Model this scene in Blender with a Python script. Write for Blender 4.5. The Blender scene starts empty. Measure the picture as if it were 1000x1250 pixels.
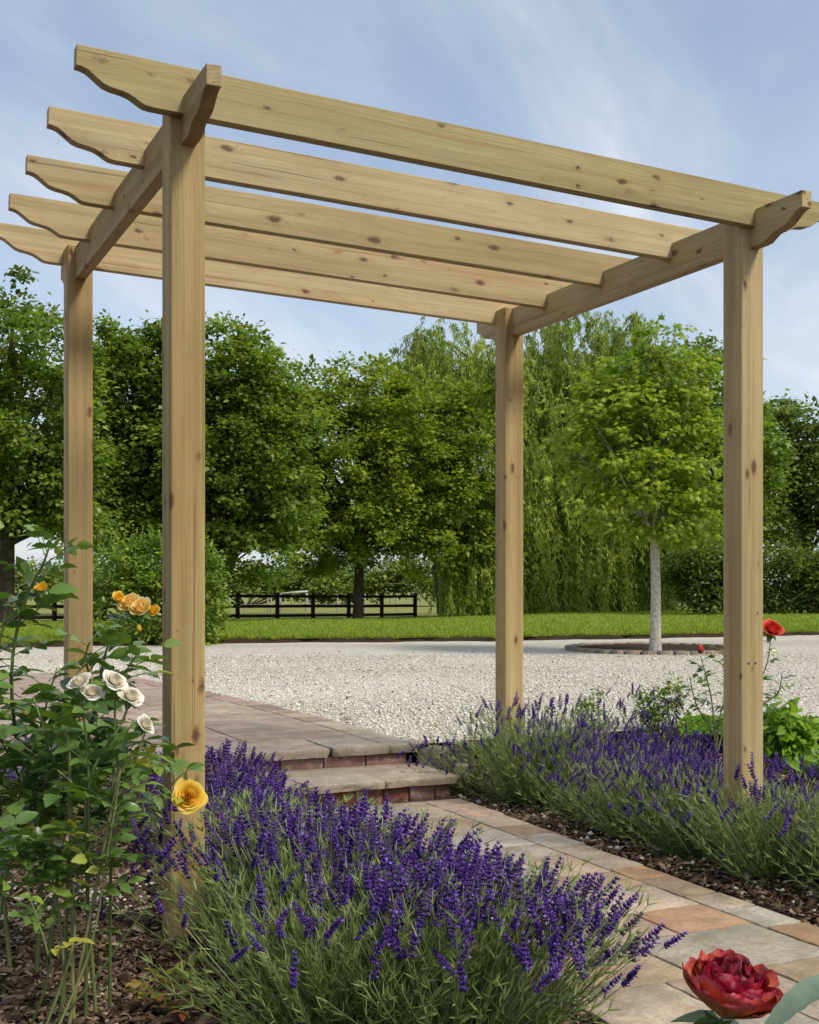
import bpy, bmesh, math, random
import numpy as np
from mathutils import Matrix, Vector
R = np.random.default_rng(11)
random.seed(5)
SC = bpy.context.scene
COL = SC.collection
# ------------------------------------------------------------------ camera frame (used to author positions)
CX, CY, CZ, YAW, FPX, YH = -.8939, -3.4083, .9717, .4385, 1498.87, 715.2
SN, CS = math.sin(YAW), math.cos(YAW)
RT = np.array([CS, -SN, 0.]); FW = np.array([SN, CS, 0.]); UP = np.array([0, 0, 1.])
CAM = np.array([CX, CY, CZ])
def at(u, v, d):
    return CAM + FW*d + RT*((u-500)/FPX*d) - UP*((v-YH)/FPX*d)
def rel(x, y):
    X = x-CX; Y = y-CY
    return X*SN+Y*CS, X*CS-Y*SN
def gz(x, y):                                   # height of the land beyond the drive
    d, r = rel(x, y)
    q = np.clip(r/np.maximum(d, 1), -.35, .4)
    k = np.interp(q, [-.2, 0.0, .12, .35], [.0178, .0165, .0075, .0042])
    return .19 - k*(np.clip(d, 18, 55)-18)
def nrm(a): return a/np.maximum(np.linalg.norm(a, axis=-1, keepdims=True), 1e-9)
def rdir(n, zmin=-1):
    v = nrm(R.normal(size=(n, 3)))
    if zmin > -1: v[:, 2] = np.where(v[:, 2] < zmin, -v[:, 2], v[:, 2])
    return v
# ------------------------------------------------------------------ mesh gathering
class G:
    def __init__(s): s.V = []; s.F = []; s.A = []; s.C = []; s.n = 0
    def add(s, V, F, rnd=.5, mat=0, col=None):
        V = np.asarray(V, float).reshape(-1, 3); m = len(V)
        s.V.append(V)
        for f in (F if isinstance(F, list) else [F]):
            f = np.asarray(f, int)
            if f.size: s.F.append((f+s.n, mat))
        s.A.append(np.broadcast_to(np.asarray(rnd, float), (m,)))
        s.C.append(np.broadcast_to(np.asarray((.5, .5, .5) if col is None else col, float), (m, 3)))
        s.n += m
    def inst(s, T, P, X, Y, Z, S=1., rnd=None, mat=0):
        Tv, Tf = T; N = len(P); n = len(Tv)
        S = np.broadcast_to(np.asarray(S, float).reshape(-1, 1) if np.ndim(S) < 2 else S, (N, 3))
        V = P[:, None] + Tv[None, :, 0:1]*(X*S[:, 0:1])[:, None] + Tv[None, :, 1:2]*(Y*S[:, 1:2])[:, None] + Tv[None, :, 2:3]*(Z*S[:, 2:3])[:, None]
        off = (np.arange(N)*n)
        F = [(np.asarray(f)[None]+off[:, None, None]).reshape(-1, np.asarray(f).shape[1]) for f in Tf]
        rnd = R.random(N) if rnd is None else np.broadcast_to(rnd, (N,))
        s.add(V.reshape(-1, 3), F, np.repeat(rnd, n), mat)
    def tubes(s, P, Rad, sides=5, rnd=None, mat=0):
        P = np.asarray(P, float)
        if P.ndim == 2: P = P[None]
        N, n, _ = P.shape
        Rad = np.broadcast_to(np.asarray(Rad, float), (N, n))
        t = np.gradient(P, axis=1); t = nrm(t)
        ref = np.where(np.abs(t[:, :1, 2:3]) < .9, np.array([0, 0, 1.]), np.array([1., .2, 0]))
        ref = np.broadcast_to(ref, t.shape)
        a = nrm(np.cross(t, ref)); b = np.cross(t, a)
        th = np.arange(sides)*2*math.pi/sides
        V = P[:, :, None] + Rad[:, :, None, None]*(a[:, :, None]*np.cos(th)[None, None, :, None]+b[:, :, None]*np.sin(th)[None, None, :, None])
        i = np.arange(n-1)[:, None]*sides; j = np.arange(sides)[None]; k = (j+1) % sides
        f = np.stack([i+j, i+k, i+sides+k, i+sides+j], -1).reshape(-1, 4)
        F = (f[None]+(np.arange(N)*n*sides)[:, None, None]).reshape(-1, 4)
        rnd = R.random(N) if rnd is None else np.broadcast_to(rnd, (N,))
        cap = ((n-1)*sides+np.arange(sides))[None]+(np.arange(N)*n*sides)[:, None]
        s.add(V.reshape(-1, 3), [F, cap], np.repeat(rnd, n*sides), mat)
    def mesh(s, name, mats, origin=(0, 0, 0), smooth=False):
        V = np.concatenate(s.V)-np.asarray(origin, float); me = bpy.data.meshes.new(name)
        me.vertices.add(len(V)); me.vertices.foreach_set('co', V.astype(np.float32).ravel())
        lv = np.concatenate([f.ravel() for f, _ in s.F]); tot = np.concatenate([np.full(len(f), f.shape[1]) for f, _ in s.F])
        mi = np.concatenate([np.full(len(f), m) for f, m in s.F])
        me.loops.add(len(lv)); me.loops.foreach_set('vertex_index', lv.astype(np.int32))
        st = np.concatenate([[0], np.cumsum(tot)[:-1]])
        me.polygons.add(len(tot)); me.polygons.foreach_set('loop_start', st.astype(np.int32))
        me.polygons.foreach_set('material_index', mi.astype(np.int32))
        if smooth: me.polygons.foreach_set('use_smooth', np.ones(len(tot), bool))
        a = me.attributes.new('rnd', 'FLOAT', 'POINT'); a.data.foreach_set('value', np.concatenate(s.A).astype(np.float32))
        C = np.concatenate(s.C)
        a = me.attributes.new('tint', 'FLOAT_COLOR', 'POINT'); a.data.foreach_set('color', np.c_[C, np.ones(len(C))].astype(np.float32).ravel())
        me.update(calc_edges=True)
        for m in (mats if isinstance(mats, (list, tuple)) else [mats]): me.materials.append(m)
        return me
    def obj(s, name, mats, parent=None, smooth=False, origin=None):
        o0 = np.zeros(3) if parent is None and origin is None else np.asarray(origin if origin is not None else parent['_o'], float)
        me = s.mesh(name, mats, o0, smooth)
        o = bpy.data.objects.new(name, me); COL.objects.link(o)
        if parent is None: o.location = o0
        else:
            o.parent = parent; o.location = Vector(o0)-Vector(root_loc(parent)); o['_o'] = list(o0)
        return o
def root_loc(p):
    l = Vector((0, 0, 0))
    while p is not None: l = l+p.location; p = p.parent
    return l
def tag(o, label=None, cat=None, group=None, kind=None):
    if label: o['label'] = label
    if cat: o['category'] = cat
    if group: o['group'] = group
    if kind: o['kind'] = kind
    return o
def thing(name, loc, label, cat, group=None):
    o = bpy.data.objects.new(name, None); COL.objects.link(o); o.location = [float(c) for c in loc]; o['_o'] = [float(c) for c in loc]
    o.empty_display_size = .1
    return tag(o, label, cat, group)
def structure(g, name, mat, smooth=False):
    o = g.obj(name, mat, smooth=smooth); o['kind'] = 'structure'; return o
# ------------------------------------------------------------------ node helpers
class N:
    def __init__(s, name):
        s.m = bpy.data.materials.new(name); s.m.use_nodes = True; s.t = s.m.node_tree; s.t.nodes.clear()
        s.out = s.n('ShaderNodeOutputMaterial')
    def n(s, typ, **k):
        nd = s.t.nodes.new(typ)
        for a, v in k.items():
            if a.startswith('i_'): s.put(nd.inputs[a[2:].replace('_', ' ')], v)
            elif a.startswith('x'): s.put(nd.inputs[int(a[1:])], v)
            else: setattr(nd, a, v)
        return nd
    def put(s, sock, v):
        if isinstance(v, bpy.types.NodeSocket): s.t.links.new(v, sock)
        else: sock.default_value = v
    def math(s, op, a, b=0., clamp=False):
        nd = s.n('ShaderNodeMath', operation=op, use_clamp=clamp); s.put(nd.inputs[0], a); s.put(nd.inputs[1], b); return nd.outputs[0]
    def mix(s, f, a, b, blend='MIX'):
        nd = s.n('ShaderNodeMix', data_type='RGBA', blend_type=blend); s.put(nd.inputs[0], f)
        s.put(nd.inputs[6], a if not isinstance(a, tuple) else (*a[:3], 1)); s.put(nd.inputs[7], b if not isinstance(b, tuple) else (*b[:3], 1)); return nd.outputs[2]
    def ramp(s, f, stops, interp='LINEAR'):
        nd = s.n('ShaderNodeValToRGB'); r = nd.color_ramp; r.interpolation = interp
        while len(r.elements) < len(stops): r.elements.new(.5)
        for e, (p, c) in zip(r.elements, stops):
            e.position = p; e.color = (*c, 1) if isinstance(c, tuple) else (c, c, c, 1)
        s.put(nd.inputs[0], f); return nd.outputs[0]
    def noise(s, vec, scale, detail=3., rough=.55, dist=0., out=0):
        nd = s.n('ShaderNodeTexNoise'); s.put(nd.inputs['Vector'], vec); s.put(nd.inputs['Scale'], scale)
        nd.inputs['Detail'].default_value = detail; nd.inputs['Roughness'].default_value = rough; nd.inputs['Distortion'].default_value = dist
        return nd.outputs[out]
    def vor(s, vec, scale, out='Distance', feature='F1', rand=1.):
        nd = s.n('ShaderNodeTexVoronoi', feature=feature); s.put(nd.inputs['Vector'], vec); s.put(nd.inputs['Scale'], scale); nd.inputs['Randomness'].default_value = rand
        return nd.outputs[out]
    def obj(s): return s.n('ShaderNodeTexCoord').outputs['Object']
    def attr(s, name, out='Fac'): return s.n('ShaderNodeAttribute', attribute_name=name).outputs[out]
    def scalev(s, v, xyz):
        nd = s.n('ShaderNodeVectorMath', operation='MULTIPLY'); s.put(nd.inputs[0], v); nd.inputs[1].default_value = xyz; return nd.outputs[0]
    def bump(s, h, strength=.5, dist=.01):
        nd = s.n('ShaderNodeBump'); s.put(nd.inputs['Height'], h); nd.inputs['Strength'].default_value = strength; nd.inputs['Distance'].default_value = dist; return nd.outputs[0]
    def princ(s, col, rough=.7, spec=.3, normal=None):
        p = s.n('ShaderNodeBsdfPrincipled'); s.put(p.inputs['Base Color'], (*col, 1) if isinstance(col, tuple) else col); s.put(p.inputs['Roughness'], rough)
        p.inputs['Specular IOR Level'].default_value = spec
        if normal is not None: s.put(p.inputs['Normal'], normal)
        return p.outputs[0]
    def done(s, sh): s.t.links.new(sh, s.out.inputs[0]); return s.m
def leafmat(name, stops, transl=.3, rough=.5, spec=.35, tgain=(1.3, 1.4, .7), patch=0.):
    m = N(name); c = m.ramp(m.attr('rnd'), stops)
    if patch:
        f = m.ramp(m.noise(m.obj(), patch, 2), [(.35, 0.), (.65, 1.)]); c = m.mix(f, m.mix(1., c, (.78, .8, .8), 'MULTIPLY'), c)
    p = m.princ(c, rough, spec)
    if transl:
        t = m.n('ShaderNodeBsdfTranslucent'); m.put(t.inputs[0], m.mix(1., c, tgain, 'MULTIPLY'))
        x = m.n('ShaderNodeMixShader', x0=transl, x1=p, x2=t.outputs[0]); p = x.outputs[0]
    return m.done(p)
def flatmat(name, c, rough=.7, spec=.3, var=.25, scale=20., bump=0.):
    m = N(name); n = m.noise(m.obj(), scale, 4)
    k = m.ramp(n, [(.3, tuple(x*(1-var) for x in c)), (.7, tuple(min(1, x*(1+var)) for x in c))])
    return m.done(m.princ(k, rough, spec, m.bump(n, bump, .01) if bump else None))
# ------------------------------------------------------------------ materials
def wood():
    m = N('pressure_treated_pine'); oi = m.n('ShaderNodeObjectInfo').outputs['Random']
    sh = m.n('ShaderNodeCombineXYZ', x0=m.math('MULTIPLY', oi, 37.), x1=m.math('ADD', m.math('MULTIPLY', oi, 19.), .02), x2=m.math('MULTIPLY', oi, 53.)).outputs[0]
    ob = m.obj()
    p = m.n('ShaderNodeVectorMath', operation='ADD', x0=ob, x1=sh).outputs[0]
    # knots
    nd = m.n('ShaderNodeTexVoronoi', feature='F1'); m.put(nd.inputs['Vector'], m.scalev(m.n('ShaderNodeVectorMath', operation='ADD', x0=p, x1=m.scalev(m.noise(p, 38., 3, .6, 0., 1), (.022, .016, .016))).outputs[0], (7.6, 17., 17.))); nd.inputs['Scale'].default_value = 1.
    kd = nd.outputs['Distance']; kc = nd.outputs['Color']
    kr = m.n('ShaderNodeSeparateColor', x0=kc).outputs[0]
    d0 = m.math('DIVIDE', kd, m.math('ADD', m.math('MULTIPLY', m.math('POWER', kr, 1.9), .24), .07))
    knot = m.ramp(d0, [(.45, 1.), (.95, 0.)])
    halo = m.ramp(d0, [(.0, 1.), (1., .0)]) ; halo2 = m.ramp(m.math('MULTIPLY', d0, .45), [(.2, 1.), (1., 0.)])
    # rings bent round the knots
    oy = m.n('ShaderNodeCombineXYZ', x0=0., x1=m.math('MULTIPLY', m.math('SUBTRACT', oi, .5), .16), x2=m.math('ADD', m.math('MULTIPLY', m.math('FRACT', m.math('MULTIPLY', oi, 7.3)), .12), -.1)).outputs[0]
    q = m.n('ShaderNodeVectorMath', operation='ADD', x0=ob, x1=oy).outputs[0]
    wob = m.noise(m.scalev(p, (.7, 5., 5.)), 1.2, 2, .5)
    w = m.n('ShaderNodeSeparateXYZ', x0=q)
    rr = m.math('SQRT', m.math('ADD', m.math('POWER', w.outputs[1], 2.), m.math('POWER', w.outputs[2], 2.)))
    rr = m.math('ADD', rr, m.math('MULTIPLY', wob, .075)); rr = m.math('ADD', rr, m.math('MULTIPLY', halo2, .018))
    ring = m.math('FRACT', m.math('MULTIPLY', rr, 95.))
    late = m.ramp(ring, [(0., .1), (.6, .32), (.88, 1.), (1., .1)])
    fib = m.noise(m.scalev(p, (5., 260., 260.)), 1., 3, .6)
    blot = m.noise(m.scalev(p, (.9, 7., 7.)), 1., 3, .55)
    base = m.ramp(blot, [(.28, (.30, .215, .085)), (.5, (.40, .305, .135)), (.72, (.475, .385, .20))])
    grn = m.math('FRACT', m.math('MULTIPLY', oi, 11.7))
    base = m.mix(m.math('MULTIPLY', grn, .42), base, (.335, .305, .125))
    base = m.mix(m.math('MULTIPLY', late, .33), base, (.27, .155, .05))
    base = m.mix(m.math('MULTIPLY', m.ramp(fib, [(.45, 0.), (.8, 1.)]), .35), base, (.23, .15, .06))
    red = m.ramp(m.noise(m.scalev(p, (.5, 24., 24.)), 1., 2, .5), [(.6, 0.), (.72, 1.)])
    base = m.mix(m.math('MULTIPLY', red, .42), base, (.30, .125, .04))
    base = m.mix(m.math('MULTIPLY', halo2, .28), base, (.30, .15, .05))
    base = m.mix(m.math('MULTIPLY', knot, .9), base, (.085, .036, .014))
    stk = m.ramp(m.noise(m.scalev(p, (.55, 34., 34.)), 1., 4, .6), [(.3, .76), (.5, 1.), (.72, 1.14)])
    base = m.mix(1., base, stk, 'MULTIPLY')
    wear = m.ramp(m.noise(m.scalev(p, (3., 9., 9.)), 1.3, 5, .65), [(.42, 0.), (.75, 1.)])
    base = m.mix(m.math('MULTIPLY', wear, .32), base, (.235, .19, .095))
    ck = m.ramp(m.noise(m.scalev(p, (.8, 90., 90.)), 1., 2, .4), [(.675, 0.), (.70, 1.)])
    base = m.mix(m.math('MULTIPLY', ck, .45), base, (.10, .06, .03))
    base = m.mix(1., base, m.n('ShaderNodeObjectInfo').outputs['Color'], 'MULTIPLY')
    h = m.math('SUBTRACT', m.math('ADD', m.math('MULTIPLY', fib, .5), m.math('MULTIPLY', late, .3)), m.math('ADD', m.math('MULTIPLY', ck, .9), m.math('MULTIPLY', knot, .4)))
    return m.done(m.princ(base, .68, .25, m.bump(h, .35, .002)))
WOOD = wood()
def stone(name, gain=1.):
    m = N(name); p = m.obj(); c = m.attr('tint', 'Color')
    n1 = m.noise(p, 5., 5, .62); n2 = m.noise(p, 60., 4, .6); n3 = m.noise(p, 14., 4, .6)
    c = m.mix(1., c, m.ramp(n1, [(.3, .72), (.7, 1.2)]), 'MULTIPLY')
    c = m.mix(m.math('MULTIPLY', m.ramp(n3, [(.52, 0.), (.7, 1.)]), .5), c, m.mix(1., c, (1.15, .8, .58), 'MULTIPLY'))
    c = m.mix(1., c, m.ramp(n2, [(.35, .82), (.65, 1.1)]), 'MULTIPLY')
    moss = m.ramp(m.math('MULTIPLY', m.noise(p, 2.6, 5, .7), m.math('ADD', .55, m.math('MULTIPLY', n3, .9))), [(.48, 0.), (.62, 1.)])
    c = m.mix(m.math('MULTIPLY', moss, .45), c, (.16, .145, .09))
    spot = m.ramp(m.noise(p, 110., 2, .5), [(.66, 0.), (.72, 1.)])
    c = m.mix(m.math('MULTIPLY', spot, .35), c, (.10, .08, .06))
    h = m.math('ADD', m.math('MULTIPLY', n1, 1.), m.math('ADD', m.math('MULTIPLY', n3, .7), m.math('MULTIPLY', n2, .25)))
    return m.done(m.princ(c, .8, .25, m.bump(h, .5, .012)))
STONE = stone('riven_sandstone')
def brick():
    m = N('weathered_brick'); p = m.obj(); c = m.attr('tint', 'Color')
    n1 = m.noise(p, 22., 5, .65); n2 = m.noise(p, 120., 3, .6)
    c = m.mix(m.ramp(n1, [(.5, 0.), (.68, .75)]), c, (.42, .30, .25)); c = m.mix(1., c, m.ramp(n2, [(.3, .7), (.7, 1.2)]), 'MULTIPLY')
    return m.done(m.princ(c, .9, .15, m.bump(m.math('ADD', n1, m.math('MULTIPLY', n2, .5)), .8, .008)))
BRICK = brick()
MORTAR = flatmat('sandy_mortar', (.115, .085, .058), .95, .1, .45, 90., .6)
def gravel():
    m = N('cream_gravel'); p = m.obj()
    d1 = m.vor(p, 52.); c1 = m.n('ShaderNodeSeparateColor', x0=m.vor(p, 52., 'Color')).outputs
    big = m.noise(p, .5, 4, .6); tr = m.noise(m.scalev(m.n('ShaderNodeVectorRotate', rotation_type='Z_AXIS', x0=p, i_Angle=.35).outputs[0], (.07, .62, 1.)), 1., 3, .5)
    c = m.ramp(c1[0], [(0., (.28, .23, .16)), (.06, (.48, .43, .33)), (.3, (.59, .545, .44)), (.7, (.675, .635, .53)), (1., (.77, .74, .64))])
    c = m.mix(m.ramp(c1[1], [(.955, 0.), (.965, .85)], 'LINEAR'), c, (.09, .06, .035))
    c = m.mix(m.ramp(d1, [(.35, 0.), (.75, .35)]), c, (.28, .23, .16))  # crevice shade between the stones, put into the colour
    c = m.mix(m.ramp(big, [(.35, .15), (.65, 0.)]), c, (.44, .40, .32))
    c = m.mix(m.ramp(tr, [(.5, 0.), (.66, .55)]), c, (.37, .33, .255))
    h = m.math('SUBTRACT', m.math('MULTIPLY', c1[2], .6), d1)
    return m.done(m.princ(c, .85, .2, m.bump(h, .8, .02)))
GRAVEL = gravel()
PEBBLE = N('gravel_stone'); PEBBLE = PEBBLE.done(PEBBLE.princ(PEBBLE.ramp(PEBBLE.attr('rnd'), [(0., (.10, .07, .045)), (.03, (.24, .19, .13)), (.08, (.46, .41, .31)), (.5, (.60, .555, .455)), (1., (.77, .735, .645))]), .85, .2))
CHIP = N('bark_chip')
CHIP = CHIP.done(CHIP.princ(CHIP.mix(1., CHIP.ramp(CHIP.attr('rnd'), [(0., (.03, .017, .009)), (.3, (.075, .045, .024)), (.55, (.155, .10, .058)), (.8, (.30, .22, .14)), (1., (.52, .44, .33))]), CHIP.ramp(CHIP.noise(CHIP.scalev(CHIP.obj(), (1, 1, 1)), 150., 3), [(.3, .65), (.7, 1.25)]), 'MULTIPLY'), .85, .2))
SOIL = flatmat('mulch_soil', (.040, .026, .016), .95, .1, .5, 60., .9)
def lawnmat(name, a, b, sc):
    m = N(name); p = m.obj(); n1 = m.noise(p, sc, 5, .65); n2 = m.noise(p, .35, 3, .5); n4 = m.noise(p, 1.1, 4, .65)
    c = m.mix(m.ramp(n1, [(.3, 0.), (.7, 1.)]), a, b); c = m.mix(1., c, m.ramp(n2, [(.3, .85), (.7, 1.15)]), 'MULTIPLY')
    c = m.mix(m.ramp(n4, [(.52, 0.), (.72, .55)]), c, (a[0]*1.7, a[1]*1.15, a[2]*1.8)); c = m.mix(m.ramp(n4, [(.28, .4), (.45, 0.)]), c, (a[0]*.6, a[1]*.75, a[2]))
    return m.done(m.princ(c, .9, .1, m.bump(n1, .8, .04)))
LAWN = lawnmat('lawn_turf', (.15, .215, .022), (.235, .315, .04), 28.)
FIELD = lawnmat('rough_pasture', (.17, .19, .045), (.27, .26, .075), 6.)
GRASS = leafmat('grass_blade', [(0., (0.134, 0.199, 0.018)), (.6, (0.234, 0.305, 0.033)), (1., (0.396, 0.398, 0.055))], .3, .6, .2)
BARK = flatmat('dark_bark', (.055, .042, .030), .9, .15, .4, 9., .8)
PALEBARK = flatmat('pale_grey_bark', (.44, .40, .32), .85, .2, .35, 30., .7)
L_DARK = leafmat('broadleaf_mid_green', [(0., (0.096, 0.142, 0.024)), (.5, (0.189, 0.264, 0.039)), (1., (0.388, 0.457, 0.063))], .42, .45, .4, patch=.45)
L_YEL = leafmat('broadleaf_yellow_green', [(0., (0.135, 0.191, 0.024)), (.5, (0.258, 0.324, 0.034)), (1., (0.485, 0.517, 0.055))], .42, .5, .35, patch=.45)
L_DEEP = leafmat('broadleaf_deep_green', [(0., (0.080, 0.115, 0.027)), (.5, (0.150, 0.204, 0.043)), (1., (0.302, 0.353, 0.070))], .42, .45, .35, patch=.45)
L_WIL = leafmat('willow_leaf', [(0., (0.151, 0.204, 0.033)), (.5, (0.265, 0.333, 0.053)), (1., (0.479, 0.537, 0.091))], .35, .5, .3)
L_MAP = leafmat('maple_leaf', [(0., (0.144, 0.210, 0.015)), (.5, (0.239, 0.329, 0.023)), (1., (0.422, 0.476, 0.039))], .4, .45, .35)
L_SHR = leafmat('shrub_leaf', [(0., (0.087, 0.143, 0.015)), (.5, (0.167, 0.252, 0.028)), (1., (0.332, 0.420, 0.044))], .3, .45, .35)
L_HEDGE = leafmat('far_hedge_leaf', [(0., (0.112, 0.163, 0.037)), (.5, (0.188, 0.250, 0.050)), (1., (0.300, 0.350, 0.075))], .3, .6, .2)
L_BLUE = leafmat('far_conifer', [(0., (.035, .06, .06)), (1., (.06, .095, .085))], .1, .7, .2)
L_ROSE = leafmat('rose_leaf', [(0., (0.060, 0.116, 0.034)), (.5, (0.115, 0.197, 0.044)), (.85, (0.197, 0.290, 0.052)), (1., (0.394, 0.374, 0.055))], .22, .27, .6, (1.5, 1.6, .5))
L_FRESH = leafmat('lime_shrub_leaf', [(0., (0.115, 0.218, 0.017)), (.5, (0.196, 0.333, 0.023)), (1., (0.310, 0.437, 0.046))], .35, .4, .4)
L_AUT = leafmat('yellowing_leaf', [(0., (.14, .17, .03)), (.5, (.33, .30, .05)), (.8, (.40, .25, .05)), (1., (.42, .12, .03))], .3, .5, .3)
CANE = leafmat('green_cane', [(0., (0.070, 0.105, 0.031)), (.6, (0.133, 0.175, 0.049)), (1., (0.210, 0.182, 0.070))], 0, .5, .35)
L_LAV = leafmat('lavender_foliage', [(0., (0.095, 0.132, 0.049)), (.4, (0.180, 0.243, 0.075)), (.8, (0.280, 0.345, 0.107)), (1., (0.442, 0.426, 0.199))], .25, .6, .2, (1.2, 1.3, .7))
LAVSTEM = leafmat('lavender_stalk', [(0., (.11, .15, .06)), (.6, (.19, .22, .11)), (1., (.40, .36, .24))], 0, .6, .2)
def florets():
    m = N('lavender_flower'); r = m.n('ShaderNodeObjectInfo').outputs['Random']; a = m.attr('rnd'); r2 = m.math('FRACT', m.math('ADD', r, m.math('MULTIPLY', m.n('ShaderNodeSeparateColor', x0=m.attr('tint', 'Color')).outputs[0], 7.31)))
    c = m.ramp(a, [(0., (.034, .014, .085)), (.4, (.078, .032, .20)), (.75, (.145, .064, .37)), (1., (.29, .16, .58))])
    c = m.mix(1., c, m.ramp(r2, [(0., (.75, .72, .8)), (.5, (1., 1., 1.)), (1., (1.35, 1.25, 1.15))]), 'MULTIPLY')
    c = m.mix(m.ramp(r2, [(.80, 0.), (.86, .45)]), c, (.17, .13, .19)); c = m.mix(m.ramp(r2, [(.02, .7), (.06, 0.)]), c, (.13, .105, .075))
    t = m.n('ShaderNodeBsdfTranslucent', i_Color=c); return m.done(m.n('ShaderNodeMixShader', x0=.2, x1=m.princ(c, .65, .2), x2=t.outputs[0]).outputs[0])
L_FLO = florets()
def petal(name, stops, transl=.35):
    return leafmat(name, stops, transl, .55, .25, (1.1, 1.05, .9))
P_YEL = petal('yellow_petal', [(0., (.78, .36, .015)), (.4, (.86, .54, .035)), (1., (.90, .70, .16))])
P_APR = petal('apricot_petal', [(0., (.85, .50, .06)), (.5, (.90, .66, .22)), (1., (.92, .80, .45))])
P_CRM = petal('cream_petal', [(0., (.70, .62, .45)), (.5, (.80, .76, .64)), (1., (.86, .82, .78))])
P_BUFF = petal('spent_petal', [(0., (.40, .26, .12)), (.5, (.66, .52, .36)), (1., (.78, .68, .52))])
P_CORAL = petal('coral_petal', [(0., (.50, .018, .014)), (.5, (.68, .05, .035)), (1., (.80, .16, .11))])
def redpetal():
    m = N('crimson_petal'); r = m.attr('rnd'); t = m.attr('tint', 'Color'); k = m.n('ShaderNodeSeparateColor', x0=t).outputs
    n = m.noise(m.obj(), 90., 4, .6)
    c = m.ramp(m.math('ADD', m.math('MULTIPLY', n, .5), m.math('MULTIPLY', r, .5)), [(.28, (.11, .002, .010)), (.52, (.38, .005, .026)), (.8, (.60, .03, .08))])
    c = m.mix(m.math('MULTIPLY', k[1], m.ramp(n, [(.45, .0), (.62, .65)])), c, (.78, .48, .52))      # bleached rims
    c = m.mix(m.math('MULTIPLY', k[0], m.ramp(n, [(.35, .6), (.6, 1.)])), c, (.56, .34, .08))      # straw outer petals
    return m.done(m.princ(c, .6, .25, m.bump(n, .4, .004)))
P_RED = redpetal()
RAIL = flatmat('dark_stained_timber', (.022, .014, .010), .8, .2, .4, 5.)
GREYWOOD = flatmat('grey_timber', (.30, .28, .25), .85, .15, .3, 8.)
PALEROOF = flatmat('pale_sheet', (.50, .52, .47), .6, .3, .1, 4.)
METAL = flatmat('dark_screw', (.05, .04, .035), .5, .5, .2, 50.)
SLATE = flatmat('dark_edging', (.035, .042, .05), .6, .3, .3, 30.)
MOSSY = N('mossy_stone'); _p = MOSSY.obj(); _n = MOSSY.noise(_p, 9., 5, .65)
MOSSY = MOSSY.done(MOSSY.princ(MOSSY.ramp(_n, [(.3, (.13, .115, .05)), (.48, (.27, .235, .14)), (.7, (.42, .37, .26))]), .9, .15, MOSSY.bump(_n, .9, .03)))
# ------------------------------------------------------------------ leaf templates (length along +y, face up +z)
T_DIA = (np.array([[0, 0, 0], [-.36, .45, .1], [0, 1, -.04], [.36, .45, .1]]), [[[0, 1, 2, 3]]])
T_BLADE = (np.array([[-.5, 0, 0], [.5, 0, 0], [.4, .55, .02], [0, 1, 0], [-.4, .55, .02]]), [[[0, 1, 2, 3, 4]]])
T_WIL = (np.array([[0, 0, 0], [-.11, .4, .02], [0, 1, -.1], [.11, .4, .02]]), [[[0, 1, 2, 3]]])
def t_leaf(w=.62, rows=5, droop=.18, fold=.12, ser=0.):
    V = []; F = []
    for i in range(rows):
        t = i/(rows-1); ww = w*.5*(math.sin(math.pi*min(1, t*.94+.05)**.8))
        if i == rows-1: ww = .0
        if i == 0: ww = .03
        s = 1+ser*(1 if i % 2 else -1)
        z = -droop*t*t
        V += [(-ww*s, t-.03*abs(ww), z+fold*ww*2), (0, t, z), (ww*s, t-.03*abs(ww), z+fold*ww*2)]
    for i in range(rows-1):
        a = i*3; F += [(a, a+1, a+4, a+3), (a+1, a+2, a+5, a+4)]
    return np.array(V), [np.array(F)]
T_LEAF = t_leaf(); T_LEAF2 = t_leaf(.62, 9, .15, .15, .07); T_OVAL = t_leaf(.5, 4, .15, .1)
def t_maple():
    pts = []
    for k, (a, r) in enumerate([(-90, .08), (-150, .45), (-165, .3), (178, .62), (150, .36), (128, .85), (108, .5), (90, 1.05), (72, .5), (52, .85), (30, .36), (2, .62), (-15, .3), (-30, .45)]):
        x = math.cos(math.radians(a))*r*.62; y = math.sin(math.radians(a))*r*.62+.36
        pts.append((x, y, -.35*abs(x)-.12*y*y))
    pts.append((0, .36, .06)); n = len(pts)-1
    return np.array(pts), [np.array([(n, i, (i+1) % n) for i in range(n)])]
T_MAPLE = t_maple()
T_OCT = (np.array([[1, 0, 0], [0, 1, 0], [-1, 0, 0], [0, -1, 0], [0, 0, 1], [0, 0, -1.]]), [[(0, 1, 4), (1, 2, 4), (2, 3, 4), (3, 0, 4), (1, 0, 5), (2, 1, 5), (3, 2, 5), (0, 3, 5)]])
def frames(Y, up=None):
    Y = nrm(Y); up = np.broadcast_to(UP if up is None else up, Y.shape)
    X = np.cross(Y, up+R.normal(size=Y.shape)*1e-3); X = nrm(X); Z = np.cross(X, Y); return X, Y, Z
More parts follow.
